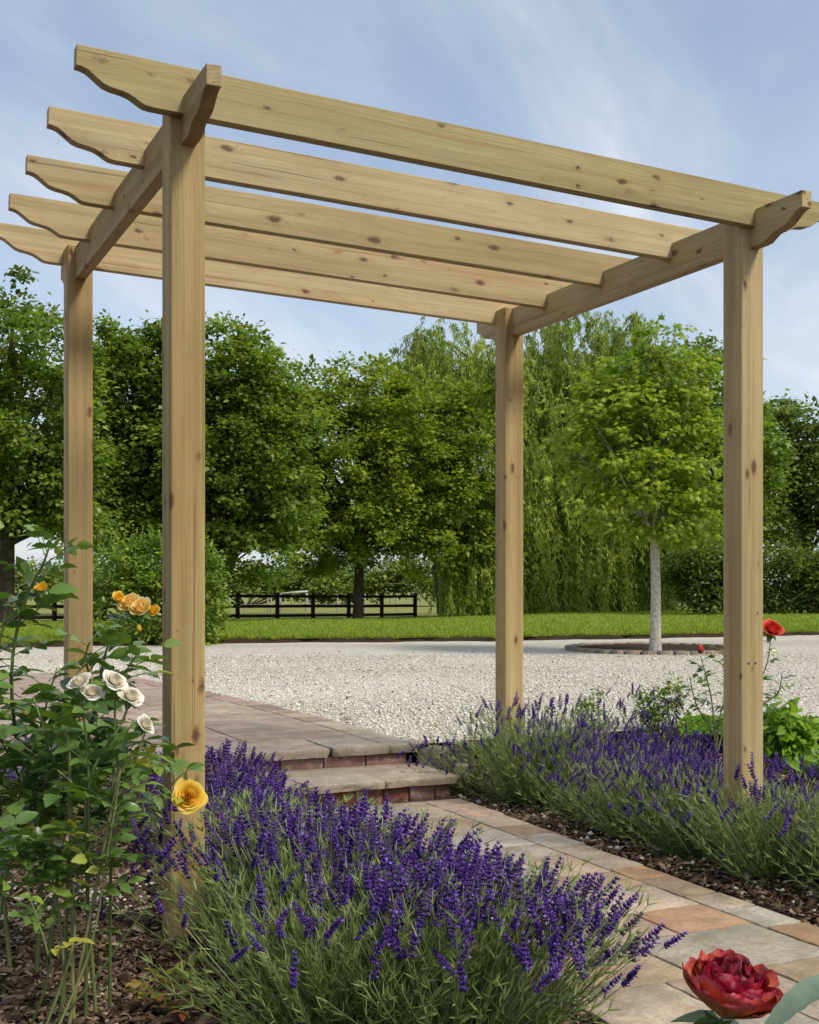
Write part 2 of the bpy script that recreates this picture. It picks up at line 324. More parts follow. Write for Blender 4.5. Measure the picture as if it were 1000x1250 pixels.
# ------------------------------------------------------------------ pergola
W_, D_, TK, ZR, RH, ZS, SH = 1.9989, 1.6486, .0405, 2.2739, .1299, 2.199, .1282
TL, TS = .3128, .3041; DROP = -.0604; SLOPE = DROP/W_
YR = [-.0577, .4084, .8661, 1.309, 1.709]
SCALLOP = [(0, .43), (.07, .44), (.14, .475), (.2, .535), (.266, .61), (.354, .705), (.443, .75), (.52, .765), (.61, .785), (.696, .82), (.75, .86), (.797, .90), (.85, .95), (.9, .985), (1, 1.)]
def plank(name, x0, x1, h, t, parent, loc, rot=(0, 0, 0), sc=.206):
    top = [(x0, h), (x1, h)]
    left = [(x0+s*sc, h-f*h) for s, f in SCALLOP]; right = [(x1-s*sc, h-f*h) for s, f in SCALLOP]
    poly = left+right[::-1]+[(x1, h), (x0, h)]
    bm = bmesh.new()
    vs = [bm.verts.new((x, -t/2, z)) for x, z in poly]; f = bm.faces.new(vs)
    r = bmesh.ops.extrude_face_region(bm, geom=[f])
    bmesh.ops.translate(bm, verts=[e for e in r['geom'] if isinstance(e, bmesh.types.BMVert)], vec=(0, t, 0))
    bmesh.ops.recalc_face_normals(bm, faces=bm.faces)
    ed = [e for e in bm.edges if len(e.link_faces) == 2 and e.calc_face_angle(0) > .6]
    bmesh.ops.bevel(bm, geom=ed, offset=.0022, segments=2, profile=.6, affect='EDGES')
    me = bpy.data.meshes.new(name); bm.to_mesh(me); bm.free(); me.materials.append(WOOD)
    o = bpy.data.objects.new(name, me); COL.objects.link(o); o.parent = parent
    o.location = Vector(loc)-parent.location; o.rotation_euler = rot
    return o
perg = thing('pergola', (0, 0, 0), 'open timber pergola of four square posts and scalloped rafters over the path', 'pergola')
for k, y in enumerate(YR):
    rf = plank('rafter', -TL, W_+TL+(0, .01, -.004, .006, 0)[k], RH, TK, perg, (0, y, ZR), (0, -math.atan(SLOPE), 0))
    rf.color = ((1.0, 1.02, 1.02, 1), (1.27, 1.26, 1.46, 1), (1.17, 1.13, 1.22, 1), (1.30, 1.29, 1.48, 1), (1.34, 1.33, 1.55, 1))[k]  # tone per rafter; paler behind the first, their lit fronts painted in
for x, zz in ((.0009, 0.), (W_+.0079, -.0538)):
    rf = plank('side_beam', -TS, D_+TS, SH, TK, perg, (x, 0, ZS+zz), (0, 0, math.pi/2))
    rf.color = (1., .94, .98, 1) if x < 1 else (1.33, 1.32, 1.52, 1)  # left beam browner: shade on it is put into its tone
def post(x, y, top, tone):
    bm = bmesh.new(); bmesh.ops.create_cube(bm, size=1.)
    for v in bm.verts: v.co = Vector(((v.co.x+.5)*(top+.12)-.12, v.co.y*.1, v.co.z*.1))
    ed = [e for e in bm.edges if abs(e.verts[0].co.x-e.verts[1].co.x) > .5]
    bmesh.ops.bevel(bm, geom=ed, offset=.008, segments=4, profile=.5, affect='EDGES')
    ed = [e for e in bm.edges if e.verts[0].co.x > top-.01 and e.verts[1].co.x > top-.01 and e.calc_face_angle(0) > .5]
    bmesh.ops.bevel(bm, geom=ed, offset=.002, segments=1, affect='EDGES')
    me = bpy.data.meshes.new('post'); bm.to_mesh(me); bm.free(); me.materials.append(WOOD)
    for pl in me.polygons: pl.use_smooth = True
    me.set_sharp_from_angle(angle=.5)
    o = bpy.data.objects.new('post', me); COL.objects.link(o); o.parent = perg; o.location = (x, y, 0); o.rotation_euler = (0, -math.pi/2, 0); o.color = (*tone, 1)
    return o
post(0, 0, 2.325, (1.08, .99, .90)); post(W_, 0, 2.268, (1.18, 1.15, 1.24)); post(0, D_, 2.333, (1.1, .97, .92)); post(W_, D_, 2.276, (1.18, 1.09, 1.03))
for x, z in ((W_-.018, .703), (W_+.012, .703)):
    g = G(); g.tubes([[x, -.0475, z], [x, -.0512, z]], [.0045, .0045], 8); g.obj('screw', METAL, perg)
# ------------------------------------------------------------------ slabs, path, steps, patio
TONES = {'b': (.43, .345, .245), 'p': (.435, .315, .225), 'g': (.385, .335, .25), 'o': (.39, .235, .135), 't': (.37, .265, .165), 'r': (.335, .235, .18), 'l': (.42, .375, .295)}
def slab(g, x0, x1, y0, y1, z, th, tone, jit=.003, gap=.0048, rough=0.):
    x0 += gap; x1 -= gap; y0 += gap; y1 -= gap
    c = [(x0, y0), (x1, y0), (x1, y1), (x0, y1)]; c = [(a+random.uniform(-jit, jit), b+random.uniform(-jit, jit)) for a, b in c]
    pts = []
    for i in range(4):
        a = np.array(c[i]); b = np.array(c[(i+1) % 4]); n = max(3, int(np.linalg.norm(b-a)/.035))
        for k in range(n):
            t = k/n; p = a*(1-t)+b*t
            if k: p = p+R.normal(size=2)*jit*.55
            pts.append(p)
    pts = np.array(pts); n = len(pts); m = pts.mean(0); dv = nrm(m-pts)
    if rough:
        low = pts+dv*(R.random((n, 1))*rough); mid = pts-dv*(R.normal(size=(n, 1))*rough*.35)
    else: low = pts; mid = pts
    rings = [np.c_[low, np.full(n, z-th)], np.c_[mid, np.full(n, z-th*.5)], np.c_[pts, np.full(n, z-.003)], np.c_[pts+dv*.0012, np.full(n, z-.0008)], np.c_[pts+dv*.004, np.full(n, z)]]
    V = np.concatenate(rings); j = np.arange(n); k = (j+1) % n
    F = [np.concatenate([np.stack([r*n+j, r*n+k, (r+1)*n+k, (r+1)*n+j], -1) for r in range(4)]), (4*n+j)[None]]
    tn = np.array(TONES[tone] if isinstance(tone, str) else tone)*random.uniform(.88, 1.1)
    g.add(V, F, random.random(), 0, tn)
def sheet(g, x0, x1, y0, y1, z, nx=2, ny=2, zf=None):
    X, Y = np.meshgrid(np.linspace(x0, x1, nx), np.linspace(y0, y1, ny)); Z = np.full(X.shape, float(z)) if zf is None else zf(X, Y)
    i = (np.arange(ny-1)[:, None]*nx+np.arange(nx-1)[None]).ravel()
    g.add(np.stack([X.ravel(), Y.ravel(), Z.ravel()], -1), np.stack([i, i+1, i+nx+1, i+nx], -1))
g = G()
by = [1.585, 1.16, .93, .735, .505, .118, -.048, -.29, -.468, -.67, -.93, -1.17, -1.45, -1.80, -2.2]
bt = 'blgtbbotblootgb'
edge = lambda y: float(np.interp(y, [-2.2, -1.2, -.6, 0, .6, 1.2, 1.6], [1.66, 1.66, 1.66, 1.66, 1.685, 1.70, 1.71]))
bt = ['p', 'b', 't', 'l', 'b', 'o', 't', 'b', 'l', 'o', 't', 'b', 'g', 'p']
for k in range(len(by)-1):
    slab(g, 1.51, edge((by[k]+by[k+1])/2)-.004, by[k+1], by[k], 0, .04, bt[k])
rows = [(1.585, 1.15, [(.4, .9, 'p'), (.9, 1.51, 'b')]), (1.15, .92, [(.4, .75, 'g'), (.75, 1.2, 'b'), (1.2, 1.51, 'p')]), (.92, .58, [(.4, 1.18, 't'), (1.18, 1.51, 'l')]),
        (.58, .375, [(.4, .8, 'p'), (.8, 1.51, 'g')]), (.375, .09, [(.4, .95, 'b'), (.95, 1.3, 'l'), (1.3, 1.51, 'p')]), (.09, -.115, [(.4, .88, 'p'), (.88, 1.51, 't')]),
        (-.115, -.385, [(.4, .8, 'g'), (.8, 1.51, 'b')]), (-.385, -.62, [(.4, .86, 'r'), (.86, 1.25, 'p'), (1.25, 1.51, 'o')]), (-.62, -.945, [(.4, .72, 'l'), (.72, 1.06, 't'), (1.06, 1.51, 'g')]),
        (-.945, -1.195, [(.4, .95, 'b'), (.95, 1.25, 'p'), (1.25, 1.51, 't')]), (-1.195, -1.5, [(.4, 1.1, 'g'), (1.1, 1.51, 'b')]), (-1.5, -1.85, [(.4, .85, 't'), (.85, 1.51, 'p')]), (-1.85, -2.2, [(.4, 1.2, 'b'), (1.2, 1.51, 'l')])]
for a, b, cells in rows:
    cells = [(max(x0, .66), x1, t) for x0, x1, t in cells if x1 > .79]
    for x0, x1, t in cells: slab(g, x0, x1, b, a, 0, .04, t)
sheet_g = G(); sheet(sheet_g, .67, 1.66, -2.2, 1.66, -.011)
path = structure(g, 'path', STONE); structure(sheet_g, 'path_bedding', MORTAR)
st = thing('garden_steps', (1.1, 1.65, 0), 'low garden step of brick riser and buff stone tread up to the patio', 'steps')
def bricks(g, x0, x1, y, z0, z1, depth=.1):
    x = x0
    while x < x1-.02:
        w = min(random.choice([.26, .24, .27, .13, .22]), x1-x)
        tn = np.array(random.choice([(.30, .085, .045), (.26, .10, .075), (.33, .19, .15), (.23, .085, .06), (.36, .13, .06), (.28, .15, .125)]))*random.uniform(.85, 1.12)
        a, b, c, d = x+.004, x+w-.004, y+random.uniform(-.003, .003), y+depth; e = .004
        P = [(a, c+e, z0), (b, c+e, z0), (b, c+e, z1), (a, c+e, z1), (a+e, c, z0+e), (b-e, c, z0+e), (b-e, c, z1-e), (a+e, c, z1-e), (a, d, z0), (b, d, z0), (b, d, z1), (a, d, z1)]
        P = np.array(P)+R.normal(size=(12, 3))*.0012
        g.add(P, np.array([(4, 5, 6, 7), (0, 1, 5, 4), (1, 2, 6, 5), (2, 3, 7, 6), (3, 0, 4, 7), (1, 9, 10, 2), (0, 3, 11, 8), (3, 2, 10, 11)]), 0, 0, tn); x += w
g = G(); bricks(g, .46, 1.70, 1.675, -.02, .057); g.obj('brick_riser', BRICK, st)
g = G(); g.add(np.array([(.46, 1.685, -.02), (1.69, 1.685, -.02), (1.69, 1.685, .06), (.46, 1.685, .06), (1.69, 2.1, -.02), (1.69, 2.1, .06)]), np.array([(0, 1, 2, 3), (1, 4, 5, 2)])); g.obj('mortar', MORTAR, st)
g = G(); slab(g, .44, .98, 1.635, 2.12, .095, .036, (.42, .34, .25), .004, .004, .012); slab(g, .98, 1.35, 1.632, 2.12, .095, .036, (.44, .36, .26), .004, .003, .014); slab(g, 1.35, 1.735, 1.635, 2.12, .093, .034, (.40, .315, .225), .004, .003, .014)
g.obj('tread', STONE, st)
pw = thing('patio_wall', (0, 2.1, 0), 'low red brick wall carrying the front edge of the paved patio', 'wall')
g = G(); bricks(g, -4.2, 1.70, 2.115, .0, .075); bricks(g, -4.25, 1.70, 2.112, .083, .146); g.obj('brick_course', BRICK, pw)
g = G(); g.add(np.array([(-4.3, 2.125, -.1), (1.69, 2.125, -.1), (1.69, 2.125, .15), (-4.3, 2.125, .15), (1.69, 2.7, -.1), (1.69, 2.7, .15)]), np.array([(0, 1, 2, 3), (1, 4, 5, 2)])); g.obj('mortar', MORTAR, pw)
g = G(); y = 2.075
tn = ['r', 'p', 'r', 'b', 'g', 'p', 'r', 't']
for ri, h in enumerate([.40, .30, .42, .28, .40, .45, .3, .45, .4, .5, .45, .5, .5, .5]):
    xe = float(np.interp(y+h/2, [2, 3, 4, 5, 6, 8.5], [1.735, 1.74, 1.72, 1.65, 1.55, 1.3])); x = xe
    if ri > 0: slab(g, x-.17, x, y, y+h, .192, .04, random.choice('grrp')); x -= .17
    else: slab(g, x-.17, x, y, y+h, .192, .042, 'g', .005, .005, .012); x -= .17
    while x > -4.2:
        w = random.choice([.36, .45, .6, .3, .52]); c = np.array(TONES[random.choice(tn)])*.55+np.array((.33, .27, .22))*.5
        slab(g, x-w, x, y, y+h, .192, .042, c, .005 if ri == 0 else .003, .006, .012 if ri == 0 else 0); x -= w
    y += h
structure(g, 'patio', STONE)
g = G(); sheet(g, -4.3, 1.70, 2.14, 4.4, .184); sheet(g, -4.3, 1.55, 4.4, 6.0, .1838); sheet(g, -4.3, 1.30, 6.0, 8.0, .1836); structure(g, 'patio_bedding', MORTAR)
# ------------------------------------------------------------------ ground sheets
def vnoise(x, y, s, seed=0):
    a = np.zeros_like(x)
    for i, (fx, fy, ph) in enumerate([(1, .6, .3), (-.7, 1.1, 1.9), (.4, -1.5, 4.1), (1.7, 1.3, 2.2), (2.3, -1.9, 5.5)]):
        a = a+np.sin(x*s*fx+y*s*fy+ph+seed)/(1+i*.5)
    return a/3
def bedz(x, y):
    z = -.022+.012*vnoise(x, y, 4.)+.008*vnoise(x, y, 13., 2)
    rise = np.clip((y-(1.75+.25*np.clip(x-1.7, 0, 2.)))/.55, 0, 1)*np.clip((x-1.76)/.06, 0, 1)
    rise = rise*rise*(3-2*rise)
    fall = np.clip((y-(np.interp(x, [1.7, 2.1, 2.5, 3.], [2.0, 2.1, 2.5, 2.62])+.06*vnoise(x, x*0, 3.)))/.12, 0, 1)
    path_ = (x > .70)*(x < 1.70)*(y < 1.7)*(y > -2.25)
    return np.where(path_, -.05, z+rise*.20)-fall*.1
g = G(); sheet(g, -5, 7, -5, 2.9, 0, 260, 190, bedz); structure(g, 'planting_bed', SOIL, True)
EDGE_Q = [-1.5, -.3, -.153, .067, .2, .333, .6, 1.5]; EDGE_D = [13.5, 15.8, 16.9, 17.5, 18.5, 19.6, 21.5, 26]
d0f = lambda q: np.interp(q, EDGE_Q, EDGE_D)+.07*np.sin(q*61)+.05*np.sin(q*143+1)+.04*np.sin(q*317+2)
def polar(g, q0, q1, nq, dlo, dhi, nd, zf, power=1.):
    q = np.linspace(q0, q1, nq); t = np.linspace(0, 1, nd)**power
    Dm = dlo(q)[None]+(dhi(q)-dlo(q))[None]*t[:, None]; Q = np.broadcast_to(q[None], Dm.shape)
    X = CX+Dm*SN+Q*Dm*CS; Y = CY+Dm*CS-Q*Dm*SN; Z = zf(X, Y)
    i = (np.arange(nd-1)[:, None]*nq+np.arange(nq-1)[None]).ravel()
    g.add(np.stack([X.ravel(), Y.ravel(), Z.ravel()], -1), np.stack([i, i+1, i+nq+1, i+nq], -1))
g = G(); polar(g, -1.3, 1.3, 120, lambda q: (2.13-CY)/(CS-q*SN), lambda q: d0f(q)+.25, 60, lambda x, y: .184+.006*vnoise(x, y, 1.3)+0*x)
structure(g, 'gravel_drive', GRAVEL, True)
lz = lambda x, y: gz(x, y)+.05
d1f = lambda q: np.interp(q, [-1.3, -.3, -.14, .005, .05, 1.3], [30, 37, 43.5, 49.5, 62, 62])
g = G(); polar(g, -1.3, 1.3, 160, d0f, d1f, 40, lz)
qq = np.linspace(-1.3, 1.3, 260); dd = d0f(qq); e0 = np.stack([CX+dd*SN+qq*dd*CS, CY+dd*CS-qq*dd*SN], -1)
n = len(qq); structure(g, 'lawn', LAWN, True)
g = G(); g.add(np.concatenate([np.c_[e0, lz(e0[:, 0], e0[:, 1])+.003], np.c_[e0-FW[:2]*.05, np.full(n, .17)]]), np.stack([np.arange(n-1)+n, np.arange(n-1)+n+1, np.arange(n-1)+1, np.arange(n-1)], -1)); structure(g, 'lawn_edge', SOIL)
g = G(); polar(g, -1.6, 1.6, 60, lambda q: d1f(q)-1., lambda q: d1f(q)*0+1500, 60, lambda x, y: gz(x, y)+.035-.02*np.clip((rel(x, y)[0]-60)/60, 0, 1), 3.); structure(g, 'field', FIELD, True)
g = G(); sheet(g, -1500, 1500, -1500, 1500, -.9); structure(g, 'ground', SOIL)
# ------------------------------------------------------------------ scattered stuff on the ground
def chips(n, xs, ys, keep, size, name='bark_mulch'):
    x = R.uniform(*xs, n); y = R.uniform(*ys, n); k = keep(x, y); x = x[k]; y = y[k]; n = len(x)
    a = R.uniform(0, 2*math.pi, n); el = R.normal(0, .35, n)
    Yd = np.stack([np.cos(a)*np.cos(el), np.sin(a)*np.cos(el), np.sin(el)], -1)
    X, Y, Z = frames(Yd, nrm(UP+R.normal(size=(n, 3))*.45))
    S = np.stack([R.uniform(.14, .5, n), np.ones(n), np.full(n, .14)], -1)*(size*R.lognormal(0, .42, n))[:, None]
    T = (np.array([[-.5, -.45, 0], [.4, -.5, .2], [.5, .5, 0], [-.35, .5, .2], [-.45, -.4, 1], [.45, -.45, .8], [.4, .4, 1], [-.4, .45, .7]]), [[(4, 5, 6, 7), (0, 1, 5, 4), (1, 2, 6, 5), (2, 3, 7, 6), (3, 0, 4, 7)]])
    g.inst(T, np.stack([x, y, bedz(x, y)+R.uniform(.0, .014, n)], -1), X, Y, Z, S, R.beta(1.5, 1.9, n))
g = G()
nopath = lambda x, y: ~((x > .66)*(x < 1.7)*(y < 1.75))*(y < np.interp(x, [1.7, 2.1, 2.5, 3.], [2.0, 2.1, 2.5, 2.62]))
chips(42000, (-1.25, .7), (-1.7, 1.0), nopath, .019); chips(11000, (-1.6, .5), (.6, 2.1), nopath, .02); chips(36000, (1.68, 3.4), (-1.6, 2.7), nopath, .019)
chips(16000, (3.4, 5.5), (-1.6, 2.7), nopath, .022); chips(260, (.7, 1.6), (-1.6, 1.6), lambda x, y: R.random(len(x)) < .6, .012)
chips(700, (1.6, 1.75), (-1.2, 1.6), lambda x, y: R.random(len(x)) < np.clip((x-1.6)/.12, 0, 1), .02)
tag(g.obj('bark_mulch', CHIP), 'brown bark chippings covering the planting beds', 'mulch', kind='stuff')
def pebbles(name, pts, size, label, rnd=None):
    n = len(pts); g = G(); a = rdir(n); X, Y, Z = frames(a, rdir(n))
    S = np.stack([R.uniform(.6, 1.1, n), R.uniform(.7, 1.3, n), R.uniform(.4, .7, n)], -1)*size*.5*R.lognormal(0, .3, n)[:, None]
    yaw = R.uniform(0, 6.28, n); X = np.stack([np.cos(yaw), np.sin(yaw), R.normal(0, .2, n)], -1); X, Yy, Z = frames(np.stack([np.cos(yaw), np.sin(yaw), R.normal(0, .25, n)], -1))
    g.inst(T_OCT, pts, X, Yy, Z, S, rnd if rnd is not None else R.random(n)); return tag(g.obj(name, PEBBLE), label, 'gravel', kind='stuff')
n = 120000; q = R.uniform(-.36, .42, n); d = 5.5+(R.random(n)**1.2)*8.5; x = CX+d*SN+q*d*CS; y = CY+d*CS-q*d*SN
k = (y > np.interp(x, [1.7, 2.1, 2.5, 3.], [2.05, 2.15, 2.5, 2.62]))*~((x < np.interp(y, [2, 3, 4, 5, 6, 8.5], [1.735, 1.74, 1.72, 1.65, 1.55, 1.3])+.0)*(y < 8)); x = x[k]; y = y[k]
pebbles('loose_gravel', np.stack([x, y, np.full(len(x), .188)], -1), .0145, 'loose cream gravel stones lying on the drive')
n = 900; q = R.uniform(-.36, .42, n); d = 5.6+R.random(n)*9; x = CX+d*SN+q*d*CS; y = CY+d*CS-q*d*SN; k = (y > 2.7)*(x > 1.8); x = x[k]; y = y[k]
g = G(); a = rdir(len(x)); a[:, 2] *= .2; g.inst(T_DIA, np.stack([x, y, np.full(len(x), .199)], -1), *frames(nrm(a)), R.uniform(.014, .042, len(x)))
tag(g.obj('leaf_litter', leafmat('dry_leaf_litter', [(0., (.05, .03, .015)), (1., (.16, .10, .05))], 0)), 'small dry brown leaves and bits scattered over the gravel', 'leaf litter', kind='stuff')
n = 150; x = R.normal(-.16, .14, n); y = R.normal(.55, .16, n); x2 = R.uniform(1.72, 2.0, 130); y2 = R.uniform(-1.2, 1.8, 130)
x = np.r_[x, x2, R.uniform(2.2, 3.3, 420)]; y = np.r_[y, y2, R.uniform(-.2, 1.9, 420)]
pebbles('pale_pebbles', np.stack([x, y, bedz(x, y)+.014], -1), .020, 'pale pebbles strewn among the bark of the beds', R.uniform(.1, .75, len(x)))
# lawn blades
n = 90000; q = R.uniform(-.4, .42, n); d = d0f(q)+.02+(R.random(n)**2.2)*26; k = d < d1f(q); q = q[k]; d = d[k]; n = len(q)
x = CX+d*SN+q*d*CS; y = CY+d*CS-q*d*SN; g = G(); dr = nrm(UP+R.normal(size=(n, 3))*.45)
g.inst(T_BLADE, np.stack([x, y, lz(x, y)-.005], -1), *frames(dr, rdir(n)), np.stack([R.uniform(.012, .02, n), R.uniform(.035, .075, n), np.ones(n)*.02], -1), np.clip(R.normal(.5, .25, n), 0, 1))
tag(g.obj('grass', GRASS), 'short mown bright green grass of the lawn', 'grass', kind='stuff')
# ------------------------------------------------------------------ trees
def blob(u, v, d, ru, rv, rd, w=1.): return (at(u, v, d), ru*d/FPX, rd, rv*d/FPX, w)
def sample_blobs(blobs, n, inner=.5, flat=0.):
    w = np.array([b[4]*(b[1]*b[3]) for b in blobs]); w = w/w.sum(); out = []
    idx = R.choice(len(blobs), n, p=w)
    dv = rdir(n); rad = inner+(1-inner)*R.random(n)**.6; rad = np.where(R.random(n) < .22, R.uniform(.98, 1.2, n), rad)
    for i in range(n):
        c, a, b, h, _ = blobs[idx[i]]; out.append(c+(RT*dv[i, 0]*a+FW*dv[i, 1]*b+UP*dv[i, 2]*h)*rad[i])
    return np.array(out)
def crown_leaves(g, C, per, rad, size, T=T_DIA, flat=.6, droop=.2, mid=None, var=.18):
    n = len(C)*per; c = np.repeat(C, per, 0); cr = np.repeat(R.uniform(.45, 1.2, len(C)), per)[:, None]*rad
    off = R.normal(size=(n, 3))*np.array([1, 1, flat])*.5; P = c+off*cr
    out = nrm(off+np.array([0, 0, .2])+ (0 if mid is None else nrm(c-mid)*.5))
    Yd = nrm(out*np.array([1, 1, .4])+R.normal(size=(n, 3))*.35-UP*droop)
    up = nrm(UP*.9+out*.6+R.normal(size=(n, 3))*.45)
    X, Y, Z = frames(Yd, up); s = size*np.clip(R.lognormal(0, .25, n), .5, 1.5)
    crnd = np.repeat(np.clip(R.normal(.45, .16, len(C)), 0, 1), per)
    g.inst(T, P, X, Y, Z, s, np.clip(crnd+R.normal(0, var, n), 0, 1))
def bez(a, b, c, n):
    t = np.linspace(0, 1, n)[:, None]; return (1-t)**2*a+2*t*(1-t)*b+t*t*c
def tree(name, label, base, top, r0, blobs, nc, per, rad, size, lmat, bmat=BARK, group=None, T=T_DIA, flat=.6, droop=.2, inner=.5, limbfrac=.35, fmin=.25):
    base = np.array(base, float); top = np.array(top, float)
    t = thing(name, base, label, 'tree', group); C = sample_blobs(blobs, nc, inner); mid = np.mean([b[0] for b in blobs], 0)
    g = G(); h = top-base; P = [base-UP*.2+h*0]+[base+h*f+RT*.03*math.sin(f*7)*np.linalg.norm(h)*.15 for f in (.0, .06, .2, .4, .6, .8, 1.)]
    g.tubes(P, np.array([1.35, 1.3, 1.06, .95, .82, .62, .4, .16])*r0, 9)
    for c in C[R.random(len(C)) < limbfrac]:
        f = np.clip(((c-base)[2]/max(h[2], .1))*.55+R.uniform(-.15, .1), fmin, .97); a = base+h*f; m = (a+c)/2+UP*np.linalg.norm(c-a)*.16+R.normal(size=3)*.08
        rr = r0*.30*(1.1-f); g.tubes(bez(a, m, c, 7), np.linspace(rr, max(.008, rr*.12), 7), 5)
    g.obj('trunk', bmat, t, True)
    g = G(); crown_leaves(g, C, per, rad, size, T, flat, droop, mid); g.obj('crown', lmat, t)
    return t
def gbase(u, d): p = at(u, YH, d); return (p[0], p[1], float(gz(p[0], p[1])))
BG = 'broadleaf trees behind the drive'
tree('broadleaf_tree', 'tallest leafy tree at the far left edge with sky showing through its low branches', gbase(5, 31), at(15, 380, 31), .2,
     [blob(5, 400, 31, 50, 68, 1.4), blob(-45, 500, 31, 80, 130, 1.8), blob(60, 500, 31, 58, 105, 1.8), blob(20, 575, 30.5, 85, 75, 1.8, .8), blob(85, 590, 31, 40, 80, 1.2, .6)], 270, 120, .56, .15, L_DARK, group=BG, inner=.45)
tree('broadleaf_tree', 'leafy tree seen between the two left posts above the clipped bush', gbase(170, 38), at(165, 430, 38), .2,
     [blob(165, 465, 38, 70, 68, 1.8), blob(180, 545, 38, 95, 115, 2.0), blob(215, 460, 38, 45, 60, 1.4), blob(120, 540, 38, 55, 95, 1.5), blob(165, 645, 38, 80, 40, 1.5, .7)], 300, 130, .62, .16, L_DARK, group=BG, inner=.4)
tree('broadleaf_tree', 'leafy tree just right of the front left post with a rounded top', gbase(248, 37), at(280, 430, 37), .2,
     [blob(280, 455, 37, 48, 55, 1.6), blob(275, 545, 37, 75, 100, 1.8), blob(325, 575, 37, 62, 110, 1.6), blob(318, 480, 37, 40, 55, 1.2), blob(280, 660, 37, 75, 42, 1.6, .7)], 280, 115, .60, .16, L_DARK, group=BG, inner=.4)
tree('broadleaf_tree', 'broad leafy tree with a bare dark trunk standing by the brown fence', gbase(437, 43), at(437, 460, 43), .175,
     [blob(380, 500, 43, 78, 62, 2.), blob(350, 590, 42.5, 60, 80, 1.8, .8), blob(445, 480, 43, 60, 45, 1.6), blob(400, 570, 42.5, 95, 80, 2.2), blob(500, 560, 43, 75, 95, 2.0), blob(420, 640, 42.5, 125, 52, 2.2, .8), blob(540, 630, 43, 70, 65, 1.8, .8), blob(575, 560, 43.5, 45, 85, 1.5, .7)], 430, 115, .60, .165, L_YEL, group=BG, inner=.4)
tree('broadleaf_tree', 'leafy tree partly hidden behind the small light green tree', gbase(868, 38), at(865, 480, 38), .17,
     [blob(862, 470, 38, 42, 50, 1.3), blob(860, 550, 38, 65, 80, 1.7), blob(905, 560, 38.5, 50, 75, 1.5), blob(870, 625, 38, 60, 35, 1.5, .6)], 170, 105, .58, .155, L_DARK, group=BG, inner=.45)
tree('broadleaf_tree', 'dark leafy tree at the far right edge beyond the front right post', gbase(985, 42), at(980, 530, 42), .18,
     [blob(945, 545, 42, 45, 58, 1.4), blob(1000, 560, 42, 60, 68, 1.6), blob(965, 620, 42, 70, 45, 1.6, .7), blob(1060, 570, 42, 60, 90, 1.6)], 210, 105, .60, .16, L_DEEP, group=BG, inner=.45)
for u, lb in ((105, 'leafy tree half hidden behind the far left tree and the rear left post'), (228, 'leafy tree filling the gap behind the front left post'), (335, 'leafy tree behind the fence filling the gap left of the dark trunk'), (505, 'leafy tree behind the fence between the dark trunk and the willow'), (910, 'leafy tree behind the dark hedge filling the gap by the front right post')):
    hh = {105: 30, 228: 0, 335: 25, 505: 20, 910: 65}[u]; dd = 56
    tree('broadleaf_tree', lb, gbase({335: 262, 505: 540}.get(u, u), dd), at(u, 480+hh, dd), .2, [blob(u, 480+hh, dd, 42, 48, 1.6), blob(u-18, 560+hh*.4, dd, 55, 75, 1.8), blob(u+20, 590+hh*.3, dd, 55, 70, 1.8, .8)], 150, 110, .8, .2, (L_DARK, L_YEL)[u % 2], group=BG, inner=.35)
# small tree in its ring
mb = at(800, 797, 14.25); mb[2] = .2
tree('young_tree', 'small light green tree with a pale grey trunk growing in a brick ring', mb, at(797, 440, 14.25), .062,
     [blob(795, 425, 14.2, 38, 45, .45, .5), blob(768, 480, 14.2, 52, 55, .6), blob(820, 480, 14.2, 58, 55, .6), blob(755, 560, 14.1, 60, 60, .65), blob(828, 560, 14.2, 62, 65, .7), blob(790, 618, 14.1, 92, 46, .65), blob(840, 625, 14.2, 45, 40, .5, .7), blob(775, 520, 14.2, 75, 75, .7), blob(797, 400, 14.2, 22, 30, .3, .3)],
     310, 42, .25, .092, L_MAP, PALEBARK, None, T_MAPLE, .35, .45, .45, .22, .40)
g = G(); rc = at(800, 790, 15.05); rc[2] = .18; ring = thing('tree_ring', rc, 'low round brick edging laid in the gravel round the small tree', 'edging')
nb = 36
for i in range(nb):
    a = 2*math.pi*i/nb; w = 2*math.pi*1.04/nb*.47; cs_, sn_ = math.cos(a), math.sin(a)
    P = np.array([(sx*.055, sy*w, z) for z in (-.05, .05) for sx, sy in ((-1, -1), (1, -1), (1, 1), (-1, 1))])+R.normal(size=(8, 3))*.003
    V = np.stack([rc[0]+(1.04+P[:, 0])*cs_-P[:, 1]*sn_, rc[1]+(1.04+P[:, 0])*sn_+P[:, 1]*cs_, rc[2]+P[:, 2]], -1)
    g.add(V, np.array([(4, 5, 6, 7), (0, 1, 5, 4), (1, 2, 6, 5), (2, 3, 7, 6), (3, 0, 4, 7)]), 0, 0, np.array(random.choice([(.23, .175, .115), (.27, .22, .15), (.20, .175, .13)]))*random.uniform(.85, 1.15))
g.obj('brick_edging', BRICK, ring)
g = G(); th = np.linspace(0, 2*math.pi, 41)[:-1]; g.add(np.c_[rc[0]+np.cos(th), rc[1]+np.sin(th), np.full(40, .215)], np.arange(40)[None]); g.obj('soil', SOIL, ring)
